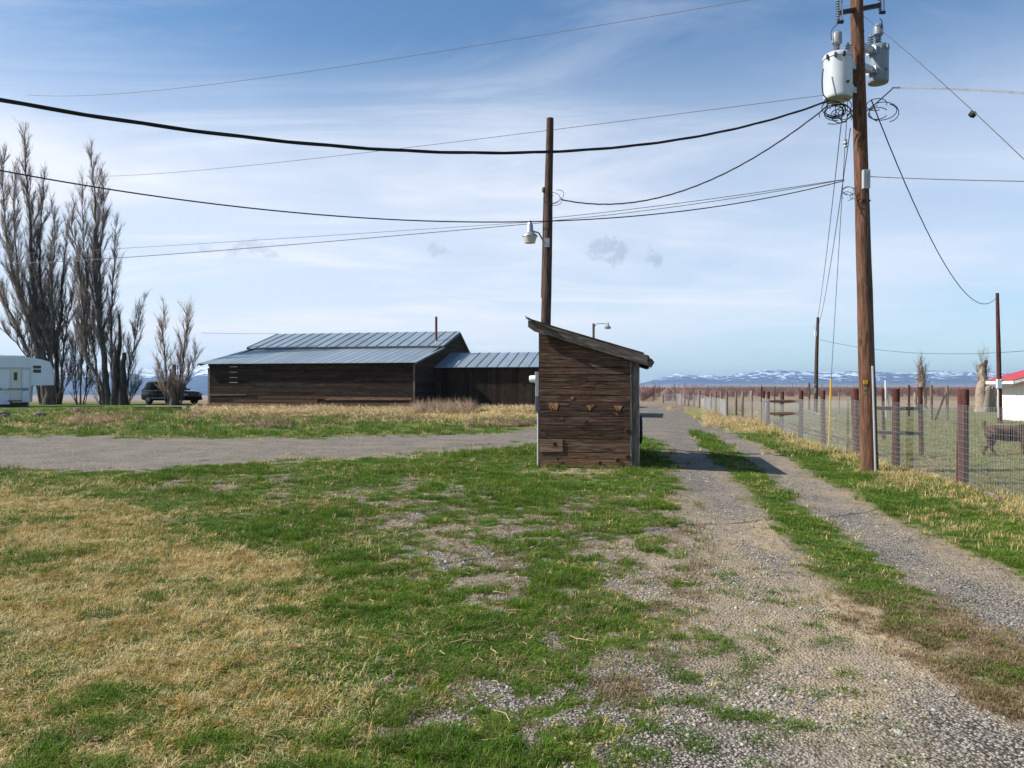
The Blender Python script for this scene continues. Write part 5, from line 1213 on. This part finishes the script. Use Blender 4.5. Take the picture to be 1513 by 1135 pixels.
# ------------------------------------------------------------------ the goat walking out of the frame
def goat():
    c = gp(1452, 19.6); yaw = R(-6); F = Vector((math.cos(yaw), math.sin(yaw), 0)); L = Vector((-F.y, F.x, 0))
    t = empty('goat', c, 'shaggy dark brown goat with its tail up walking right behind the wire fence', 'goat')
    V = []; E = []; Rr = []
    def add(x, y, z, r, p=None):
        V.append(c + F * x + L * y + Zv * z); Rr.append(r); i = len(V) - 1
        if p is not None: E.append((p, i))
        return i
    rump = add(.16, 0, .60, .155)
    b1 = add(.34, 0, .60, .185, rump); b2 = add(.56, 0, .585, .20, b1); b3 = add(.78, 0, .585, .20, b2); b4 = add(.98, 0, .60, .185, b3)
    n1 = add(1.13, 0, .74, .12, b4); n2 = add(1.24, 0, .90, .09, n1); h0 = add(1.32, 0, 1.0, .085, n2); h1 = add(1.43, 0, .95, .062, h0); h2 = add(1.53, 0, .89, .042, h1)
    t0 = add(.04, 0, .70, .045, rump); t1 = add(.015, 0, .78, .035, t0); add(.03, 0, .85, .022, t1)
    def leg(par, pts):
        for (x, y, z, r) in pts: par = add(x, y, z, r, par)
    leg(rump, [(.15, -.09, .47, .135), (.13, -.10, .34, .085), (.02, -.10, .22, .050), (-.03, -.10, .10, .036), (-.045, -.10, .035, .036), (.0, -.10, .018, .026)])
    leg(rump, [(.22, .09, .46, .13), (.28, .10, .33, .08), (.24, .10, .20, .046), (.31, .10, .09, .034), (.33, .10, .03, .034), (.375, .10, .018, .024)])
    leg(b4, [(.92, -.10, .42, .10), (.90, -.10, .28, .056), (.90, -.10, .14, .040), (.90, -.10, .04, .036), (.94, -.10, .018, .024)])
    leg(b4, [(1.02, .10, .42, .075), (1.10, .10, .29, .042), (1.20, .10, .16, .028), (1.22, .10, .05, .026), (1.26, .10, .03, .024)])
    me = bpy.data.meshes.new('body'); me.from_pydata([tuple(p) for p in V], E, [])
    bm = bmesh.new(); bm.from_mesh(me); ly = bm.verts.layers.skin.verify(); bm.verts.ensure_lookup_table()
    for i, v in enumerate(bm.verts): v[ly].radius = (Rr[i] * (.82 if i in (1, 2, 3, 4) else 1), Rr[i]); v[ly].use_root = (i == 0)
    bm.to_mesh(me); bm.free(); me.materials.append(M['goat'])
    me.transform(Matrix.Translation(-c)); o = bpy.data.objects.new('body', me); COL.objects.link(o); o.parent = t
    o.modifiers.new('skin', 'SKIN').use_smooth_shade = True; s = o.modifiers.new('sub', 'SUBSURF'); s.levels = 2; s.render_levels = 2
    # shaggy coat
    n = 5200; P = []; D = []; Ls = []
    segs = [(rump, b1), (b1, b2), (b2, b3), (b3, b4), (b4, n1), (n1, n2)]
    for _ in range(n):
        a, b = random.choice(segs); f = random.random(); p = V[a].lerp(V[b], f); r = Rr[a] * (1 - f) + Rr[b] * f
        an = random.uniform(-.3, math.pi + .3) if random.random() < .3 else random.uniform(0, 2 * math.pi)
        o_ = L * math.cos(an) * .82 + Zv * math.sin(an); P.append(tuple(p + o_ * r * .88)); d_ = o_ * .35 - F * .5 - Zv * .9 * (1 - max(0, math.sin(an)) * .7); D.append(tuple(d_)); Ls.append(random.uniform(.04, .09))
    for _ in range(500):
        f = random.random(); P.append(tuple(V[t0].lerp(V[t1 + 1], f))); D.append((random.uniform(-.6, .3), random.uniform(-.4, .4), random.uniform(.1, .9))); Ls.append(.06)
    P = np.array(P); hair_tris('coat', P, np.array(D), np.array(Ls), np.full(len(P), .0055), M['goat'], rng.random(len(P)), t)
    for sgn in (-1, 1):
        mb = MB(); mb.tube([c + F * 1.27 + L * .07 * sgn + Zv * 1.05, c + F * 1.22 + L * .13 * sgn + Zv * 1.03, c + F * 1.17 + L * .18 * sgn + Zv * .99], [.02, .035, .006], 8); mb.build('ear', M['goat'], t, True)
        mb = MB(); mb.tube([c + F * 1.30 + L * .03 * sgn + Zv * 1.07, c + F * 1.24 + L * .05 * sgn + Zv * 1.18, c + F * 1.13 + L * .09 * sgn + Zv * 1.22], [.022, .016, .004], 8); mb.build('horn', M['grey_wood'], t, True)
        mb = MB(); mb.lathe([(0, .014), (.012, .01), (.014, 0)], c + F * 1.36 + L * .06 * sgn + Zv * 1.0, L * sgn, 8); mb.build('eye', M['knothole'], t)
goat()

# ------------------------------------------------------------------ vineyard
def vineyard():
    tanp = .2035; start = lambda x, y: 85 + np.clip((x - 16) * 2.2, 0, 58)
    # countable posts nearest to the eye
    pr = MB(); pr.tube([Vector((0, 0, -.1)), Vector((.02, 0, 1.2)), Vector((0, .02, 2.2))], [.055, .05, .045], 6); first = pr.build('vineyard_post', M['post_grey'], None, loc=(0, 0, 0))
    pr2 = MB(); pr2.tube([Vector((0, 0, -.1)), Vector((-.03, 0, 1.2)), Vector((.0, .02, 1.7))], [.05, .045, .04], 6); second = pr2.build('vineyard_post', M['post_red'], None, loc=(0, 0, 0))
    n = 0; used = [False, False]; cand = []
    for r_ in range(-4, 60):
        X0 = -3.5 + r_ * 2.9
        for k in range(0, 40):
            y = 84 + k * 7.3 + (r_ % 3) * 1.1; x = X0 + tanp * (y - 84) * 1.0 + 13
            if y < start(x, y): continue
            u = CX + FPX * x / y
            if 945 < u < 1530 and x < 120: cand.append((y, x))
    cand.sort()
    for y, x in cand[:230]:
        i = 1 if random.random() < .35 else 0; src = (first, second)[i]
        o = src if not used[i] else src.copy()
        if used[i]: COL.objects.link(o)
        used[i] = True
        o.location = (x + random.uniform(-.25, .25), y + random.uniform(-1, 1), G(x, y)); o.rotation_euler = (random.uniform(-.03, .03), random.uniform(-.05, .05), random.uniform(0, 6)); o.scale = (1, 1, random.uniform(.85, 1.15))
        tag(o, 'thin grey trellis post standing among the bare vines' if i == 0 else 'thin reddish trellis post standing among the bare vines', 'vineyard post', 'grey vineyard posts' if i == 0 else 'reddish vineyard posts')
    P = []; D = []; L = []; W_ = []
    def scat(y0, y1, cnt, wd, hl):
        nonlocal P, D, L, W_
        y = np.sqrt(rng.uniform(y0 ** 2, y1 ** 2, cnt * 3)); u = rng.uniform(935, 1560, cnt * 3); x = (u - CX) / FPX * y
        c0 = x - tanp * y; row = np.round(c0 / 2.9) * 2.9; x = row + tanp * y + rng.normal(0, .16, len(x))
        ok = y > start(x, y); x, y = x[ok][:cnt], y[ok][:cnt]; z = gz(x, y)
        h0 = rng.uniform(0, .85, len(x)); P.append(np.stack([x, y, z + h0], -1)); D.append(np.stack([rng.normal(0, .35, len(x)), rng.normal(0, .35, len(x)), rng.uniform(.5, 1, len(x))], -1))
        L.append(rng.uniform(.4, .9, len(x)) * hl); W_.append(np.full(len(x), wd))
    scat(84, 150, 26000, .018, 1.0); scat(150, 260, 26000, .03, 1.1); scat(260, 480, 22000, .06, 1.2); scat(480, 1000, 16000, .13, 1.5)
    P, D, L, W_ = np.concatenate(P), np.concatenate(D), np.concatenate(L), np.concatenate(W_)
    o = hair_tris('vines', P, D, L, W_, M['vine'], rng.random(len(P))); o['kind'] = 'stuff'; o['label'] = 'rows of bare reddish vines filling the plain up to the mountains'
    mb = MB()
    for r_ in range(0, 26, 1):
        X0 = r_ * 2.9 - 3; ys = 90 + max(0, (X0 + 4) * 2.2); ys = min(ys, 143)
        for h in (1.1, 1.75):
            mb.tube([Vector((X0 + 10 + tanp * (ys - 84), ys, G(X0 + 10, ys) + h)), Vector((X0 + 10 + tanp * 140, ys + 140, G(X0 + 10, ys + 140) + h))], .012, 3, cap=False)
    o = mb.build('trellis_wires', M['dark_metal']); o['kind'] = 'stuff'; o['label'] = 'thin trellis wires strung along the rows of vines'
vineyard()

# ------------------------------------------------------------------ grass, weeds and gravel: scattered by geometry nodes
def tuft(name, n, rad, h, wd, lean, m, loc, seed, droop=.5):
    rd_ = random.Random(seed); vs = []; fs = []; tn = []
    for _ in range(n):
        a = rd_.uniform(0, 6.283); r = rad * math.sqrt(rd_.random()); x, y = math.cos(a) * r, math.sin(a) * r; a2 = a + rd_.gauss(0, .9)
        hh = h * rd_.uniform(.45, 1.15); ln = lean * rd_.uniform(.2, 1.3); dx, dy = math.cos(a2), math.sin(a2); px_, py_ = -dy * wd / 2, dx * wd / 2; k = len(vs); tt = rd_.random()
        b1 = Vector((x, y, -.01)); b2 = Vector((x + dx * ln * hh * .4, y + dy * ln * hh * .4, hh * .6)); b3 = Vector((x + dx * ln * hh * 1.2, y + dy * ln * hh * 1.2, hh * (1 - droop * ln * .6)))
        w_ = Vector((px_, py_, 0)); vs += [b1 - w_, b1 + w_, b2 + w_ * .8, b2 - w_ * .8, b3]; fs += [[k, k + 1, k + 2, k + 3], [k + 3, k + 2, k + 4]]; tn += [tt] * 5
    me = bpy.data.meshes.new(name); me.from_pydata([tuple(v) for v in vs], [], fs)
    a_ = me.attributes.new('tone', 'FLOAT', 'POINT'); a_.data.foreach_set('value', np.array(tn, 'f')); me.materials.append(m)
    o = bpy.data.objects.new(name, me); COL.objects.link(o); o.location = loc; o['kind'] = 'stuff'; o['label'] = 'single tuft of grass growing in the lawn'; return o
def stone(name, loc, seed, m):
    bm = bmesh.new(); bmesh.ops.create_icosphere(bm, subdivisions=1, radius=1); r_ = random.Random(seed)
    for v in bm.verts: v.co *= r_.uniform(.65, 1.15); v.co.z *= .62
    me = bpy.data.meshes.new(name); bm.to_mesh(me); bm.free(); a_ = me.attributes.new('tone', 'FLOAT', 'POINT'); a_.data.foreach_set('value', np.full(len(me.vertices), r_.random(), 'f')); me.materials.append(m)
    o = bpy.data.objects.new(name, me); COL.objects.link(o); o.location = loc; o.scale = (.012,) * 3; o['kind'] = 'stuff'; o['label'] = 'loose stone in the gravel'; return o
def scatter(name, pts, scl, rot, src, label):
    n = len(pts); me = bpy.data.meshes.new(name); me.vertices.add(n); me.vertices.foreach_set('co', np.asarray(pts, 'f').ravel())
    a = me.attributes.new('scl', 'FLOAT_VECTOR', 'POINT'); a.data.foreach_set('vector', np.asarray(scl, 'f').ravel())
    a = me.attributes.new('rot', 'FLOAT_VECTOR', 'POINT'); a.data.foreach_set('vector', np.asarray(rot, 'f').ravel())
    o = bpy.data.objects.new(name, me); COL.objects.link(o)
    ng = bpy.data.node_groups.new(name, 'GeometryNodeTree'); ng.interface.new_socket('Geometry', in_out='INPUT', socket_type='NodeSocketGeometry'); ng.interface.new_socket('Geometry', in_out='OUTPUT', socket_type='NodeSocketGeometry')
    N = ng.nodes; gi = N.new('NodeGroupInput'); go = N.new('NodeGroupOutput'); ip = N.new('GeometryNodeInstanceOnPoints')
    oi = N.new('GeometryNodeObjectInfo'); oi.inputs['Object'].default_value = src; oi.transform_space = 'ORIGINAL'
    try: oi.inputs['As Instance'].default_value = True
    except Exception: pass
    for nm, sk_ in (('scl', 'Scale'), ('rot', 'Rotation')):
        na = N.new('GeometryNodeInputNamedAttribute'); na.data_type = 'FLOAT_VECTOR'; na.inputs['Name'].default_value = nm; ng.links.new(na.outputs['Attribute'], ip.inputs[sk_])
    ng.links.new(gi.outputs[0], ip.inputs['Points']); ng.links.new(oi.outputs['Geometry'], ip.inputs['Instance']); ng.links.new(ip.outputs[0], go.inputs[0])
    o.modifiers.new('scatter', 'NODES').node_group = ng; o['kind'] = 'stuff'; o['label'] = label; return o
def ground_z(x, y, c):
    nf = 1 - sm(9, 26, y); return gz(x, y) + nf * c['fine'] * .03 * (1 - .6 * c['gravel']) + nf * c['vf'] * .016 - .03 * nf * c['drive'] * sm(2, 6, y)
def rings(spec):
    X = []; Y = []; Q = []
    for (y0, y1, dn, sc) in spec:
        n = int(dn * (y1 ** 2 - y0 ** 2) * .76); y = np.sqrt(rng.uniform(y0 ** 2, y1 ** 2, n)); t = rng.uniform(-.76, .76, n)
        X.append(y * t); Y.append(y); Q.append(np.full(n, sc))
    return np.concatenate(X), np.concatenate(Y), np.concatenate(Q)
x, y, q = rings([(2.4, 4.5, 3000, .82), (4.5, 7, 1700, .88), (7, 11, 760, 1.05), (11, 17, 240, 1.45), (17, 27, 60, 2.2), (27, 46, 16, 3.4)])
c = classes(x, y); z = ground_z(x, y, c); keep = rng.random(len(x)); g_n = fbm(x + 5, y + 9, 6.0, 3, .6); big = fbm(x + 50, y + 3, .8, 4)
notpast = (c['past'] < .5)
# green turf
dens_g = np.clip(c['grass'] * 1.15 - .1, 0, 1) * (1 - c['dry'] * .72) * (.45 + 1.1 * sm(.4, .62, g_n)) * (1 - sm(0.05, .4, c['gravel']) * np.where(c['bare'] > .25, .66, .93)) * np.where((c['v'] < 598) | ((c['v'] < 640) & (c['dry'] > .55)), 0, 1)
gm = (keep < dens_g * .80) & notpast
tl = 1 / 1.0
def build_scatter(nm, mask, srcs, hs, label):
    ids = np.nonzero(mask)[0]; sel = rng.integers(0, len(srcs), len(ids))
    for k, s in enumerate(srcs):
        i = ids[sel == k]; m_ = len(i)
        if not m_: continue
        h = hs[i] * rng.uniform(.6, 1.25, m_); w_ = q[i] * rng.uniform(.8, 1.25, m_)
        scatter(nm, np.stack([x[i], y[i], z[i] - .002], -1), np.stack([w_, w_, h], -1), np.stack([rng.normal(0, .12, m_), rng.normal(0, .12, m_), rng.uniform(0, 6.283, m_)], -1), s, label)
def onl(x_, y_): return (x_, y_, G(x_, y_))
srcg = [tuft('grass_tuft', 16, .055, .042, .0042, .9, M['blade_green'], onl(-.3, 5.2), 1), tuft('grass_tuft', 13, .05, .034, .0048, 1.2, M['blade_green'], onl(-.7, 5.6), 2), tuft('grass_tuft', 20, .045, .055, .0038, .8, M['blade_green'], onl(.2, 5.5), 3)]
srcd = [tuft('dry_grass_tuft', 15, .055, .058, .0036, 1.0, M['blade_dry'], onl(-2.0, 4.6), 4), tuft('dry_grass_tuft', 12, .06, .045, .0042, 1.5, M['blade_dry'], onl(-2.4, 5.2), 5)]
hg_ = q * (.50 + .75 * sm(.40, .65, big) * (.5 + sm(.35, .65, g_n))); build_scatter('lawn_grass', gm, srcg, hg_, 'short green grass of the lawn and the strip between the wheel tracks')
keep2 = rng.random(len(x)); dens_d = np.clip(c['dry'] * (1.0 - .55 * sm(.55, .75, g_n)) + (.02 + .20 * sm(.48, .62, fbm(x + 71, y + 13, 1.6, 4)) * (1 - .75 * sm(520, 760, c['u']))) * c['grass'], 0, 1) * (c['grass'] > .35) * np.where(c['v'] < 598, 0, 1)
dm = (keep2 < dens_d * .62) & notpast
hd_ = q * (.9 + .35 * c['verge'] * 2 + .3 * np.clip(c['pale'], 0, 1)); build_scatter('dormant_grass', dm, srcd, hd_, 'pale straw coloured dormant grass in the lawn and along the fence')
# small weeds growing through the gravel
wm = (rng.random(len(x)) < .60 * sm(.60, .66, fbm(x + 31, y + 77, 6.5, 4, .6)) * sm(1.5, .2, c['e0d'] + 1.0 * sm(900, 800, c['v'])) * sm(760, 830, c['v']) * (c['drive'] > .3) * (c['e0d'] > 0)) | (rng.random(len(x)) < .10 * sm(.57, .68, fbm(x + 31, y + 77, 3.2, 3)) * sm(780, 900, c['v']) * (c['drive'] > .3) * (1 - sm(1080, 1500, c['u']) * .85)) | ((rng.random(len(x)) < .16 * sm(.5, .62, g_n)) & (c['dirt'] > .4) & (c['strip'] > .5))
build_scatter('weed_tufts', wm, srcg[:2], q * .8, 'small green tufts growing through the gravel')
srcb = [tuft('dead_turf_tuft', 15, .06, .035, .004, 1.5, M['blade_brown'], onl(4.9, 6.9), 8)]
tm = (rng.random(len(x)) < .75 * (c['strip'] > .4) * sm(840, 930, c['v']) * (.25 + sm(.42, .58, g_n))) | (rng.random(len(x)) < .35 * (c['bare'] > .2) * sm(.5, .62, g_n)) | (rng.random(len(x)) < .12 * sm(.52, .62, fbm(x + 11, y + 23, 1.3, 4)) * c['grass'] * (c['v'] > 645) * (c['drive'] < .3))
build_scatter('dead_turf', tm & notpast, srcb, q * .9, 'matted brown dead turf between the wheel tracks and in the lawn')
# pasture
pm_ = (rng.random(len(x)) < .38 * (.4 + sm(.45, .6, big))) & (c['past'] >= .5) & (c['v'] > 600)
srco = [tuft('pasture_tuft', 15, .06, .038, .0045, 1.1, M['blade_olive'], onl(9.5, 15), 6)]
build_scatter('pasture_grass', pm_, srco, q * .85, 'short cropped olive grass of the pasture behind the fence')
# gravel stones
sm_ = [mat_ for mat_ in (plain('stone_grey', (.275, .25, .215), .85, 0, .2, var=.1, scale=30), plain('stone_dark', (.12, .115, .108), .85, 0, .2, var=.1, scale=30), plain('stone_pale', (.41, .39, .35), .85, 0, .2, var=.1, scale=30), plain('stone_tan', (.33, .26, .18), .85, 0, .2, var=.1, scale=30))]
srcs = [stone('gravel_stone', onl(1.4 + .3 * k, 4.3), 10 + k, sm_[k]) for k in range(4)]
xs, ys, qs = rings([(2.4, 4.2, 3600, 1.0), (4.2, 6.5, 2300, 1.0), (6.5, 10, 900, 1.15), (10, 15, 230, 1.5)])
cs = classes(xs, ys); zs = ground_z(xs, ys, cs); 
coarse = .35 + .9 * sm(.42, .6, fbm(xs + 8, ys + 2, 1.0, 4)) ; coarse = coarse * np.where(cs['u'] > crv(cs['v'], [(700, 1180), (800, 1130), (900, 1180), (1000, 1260), (1135, 1400)]), .42, 1)
km = (rng.random(len(xs)) < np.clip(cs['gravel'] * coarse, 0, 1) * .85 * (1 - .86 * cs['dirt'])) & (cs['gravel'] > .3)
x, y, z, q = xs, ys, zs, qs
ids = np.nonzero(km)[0]; sel = rng.choice(4, len(ids), p=[.42, .22, .16, .20])
for k in range(4):
    i = ids[sel == k]; m_ = len(i); s0 = np.exp(rng.normal(math.log(.0062), .40, m_)) * q[i] * (.72 + .45 * np.clip(coarse[i], 0, 1)); s0 = np.clip(s0, .003, .019)
    scatter('loose_gravel', np.stack([x[i], y[i], z[i] + s0 * .18], -1), np.stack([s0 * rng.uniform(.8, 1.4, m_), s0 * rng.uniform(.8, 1.3, m_), s0], -1), np.stack([rng.normal(0, .3, m_), rng.normal(0, .3, m_), rng.uniform(0, 6.283, m_)], -1), srcs[k], 'loose grey gravel stones of the drive')
# straw and dead weeds on the bank before the barn, on the verges and round the fence foot
def hairs(name, zones, m, label, wd=.006, lean=.5):
    P = []; D = []; L = []; Wd_ = []
    for (u0, u1, v0, v1, n, h, ln) in zones:
        u = rng.uniform(u0, u1, n); v = rng.uniform(v0, v1, n); y_ = FPX * (EYE - .1) / (v - HY); x_ = (u - CX) / FPX * y_
        for _ in range(3): y_ = FPX * (EYE - gz(x_, y_)) / (v - HY); x_ = (u - CX) / FPX * y_
        ok = (fbm(x_, y_, .9, 3) > .42) & (y_ > 2) & (y_ < 60); x_, y_ = x_[ok], y_[ok]; n = len(x_)
        cl = fbm(x_ + 3, y_, .5, 3); P.append(np.stack([x_, y_, gz(x_, y_) - .01], -1))
        D.append(np.stack([rng.normal(.15, ln, n), rng.normal(0, ln, n), rng.uniform(.25, 1, n)], -1)); L.append(h * rng.uniform(.4, 1.2, n) * (.5 + cl)); Wd_.append(wd * (y_ / 20) ** .6 + 0 * y_)
    P, D, L, Wd_ = map(np.concatenate, (P, D, L, Wd_)); o = hair_tris(name, P, D, L, Wd_, m, rng.random(len(P))); o['kind'] = 'stuff'; o['label'] = label
hairs('dry_bank_grass', [(285, 800, 599, 612, 15000, .34, .8), (290, 800, 609, 622, 5000, .22, .9), (0, 290, 604, 636, 3500, .2, .8)], M['straw'], 'matted straw coloured grass on the bank before the barn', .009)
hairs('dead_weeds', [(100, 210, 610, 633, 4200, .34, .9), (330, 430, 612, 628, 3600, .30, .9), (500, 640, 604, 620, 3000, .3, .9), (285, 800, 598, 606, 5000, .3, .9), (612, 700, 596.5, 612, 5200, .75, .55), (690, 795, 608, 628, 3800, .35, .9), (270, 300, 606, 616, 600, .3, .8), (430, 500, 610, 622, 1200, .3, .9)], M['weed'], 'grey brown dead weeds on the bank and against the barn wing', .008)
hairs('verge_straw', [(1040, 1130, 607, 631, 7000, .48, .75), (985, 1050, 598, 607, 2500, .5, .7), (1125, 1260, 632, 672, 5500, .14, .9), (1255, 1420, 670, 722, 5000, .10, .9), (1400, 1540, 712, 800, 4500, .085, .9), (1000, 1100, 596, 603, 1500, .5, .7)], M['straw'], 'tall straw coloured grass along the fence foot', .006)
hairs('pole_foot_grass', [(1262, 1308, 690, 704, 900, .12, .6), (800, 935, 690, 697, 450, .075, .7), (938, 990, 672, 694, 700, .06, .8)], M['blade_green'], 'green grass blades round the foot of the pole and the shed', .004)
# fallen leaves and twigs
mb = MB()
for k in range(110):
    u, v = random.uniform(-20, 1000), random.uniform(740, 1130); p = on(u, v); a = random.uniform(0, 6.28); s = random.uniform(.008, .021)
    U = Vector((math.cos(a), math.sin(a), random.uniform(-.3, .3))).normalized(); V_ = Vector((-math.sin(a), math.cos(a), random.uniform(-.3, .5))).normalized(); N_ = U.cross(V_)
    mb.prism([(-s, 0), (-s * .3, s * .5), (s * .6, s * .35), (s, 0), (s * .4, -s * .45), (-s * .5, -s * .4)], p + Zv * random.uniform(.02, .045), U, V_, N_, .0012)
o = mb.build('fallen_leaves', M['leaf']); o['kind'] = 'stuff'; o['label'] = 'scattered dead leaves lying in the lawn'
mb = MB()
for k in range(130):
    u, v = random.gauss(700, 130), random.gauss(880, 90); p = on(u, max(v, 700)); a = random.uniform(0, 6.28); L_ = random.uniform(.04, .18)
    q_ = [p + Zv * .02, p + Vector((math.cos(a), math.sin(a), .08)) * L_ * .5 + Zv * .025, p + Vector((math.cos(a + .3), math.sin(a + .3), .05)) * L_ + Zv * .02]; mb.tube(q_, .0022, 4)
o = mb.build('fallen_twigs', M['straw']); o['kind'] = 'stuff'; o['label'] = 'small dry twigs and stems lying on the bare patch'

# ------------------------------------------------------------------ the air between here and the mountains
def haze():
    mb = MB(); mb.box(Vector((0, 5700, 90)), (50000, 15000, 320)); o = mb.build('haze', None); o['kind'] = 'stuff'; o['label'] = 'thin blue air in front of the mountains'
    m = bpy.data.materials.new('air'); m.use_nodes = True; n = NT(m.node_tree); n.n.clear(); n.add('ShaderNodeOutputMaterial')
    v = n.add('ShaderNodeVolumePrincipled', {'Density': 9.0e-5, 'Color': (.50, .70, .98, 1), 'Anisotropy': .2}); n.l.new(v.outputs[0], [q for q in n.n if q.type == 'OUTPUT_MATERIAL'][0].inputs['Volume'])
    o.data.materials.clear(); o.data.materials.append(m)
haze()
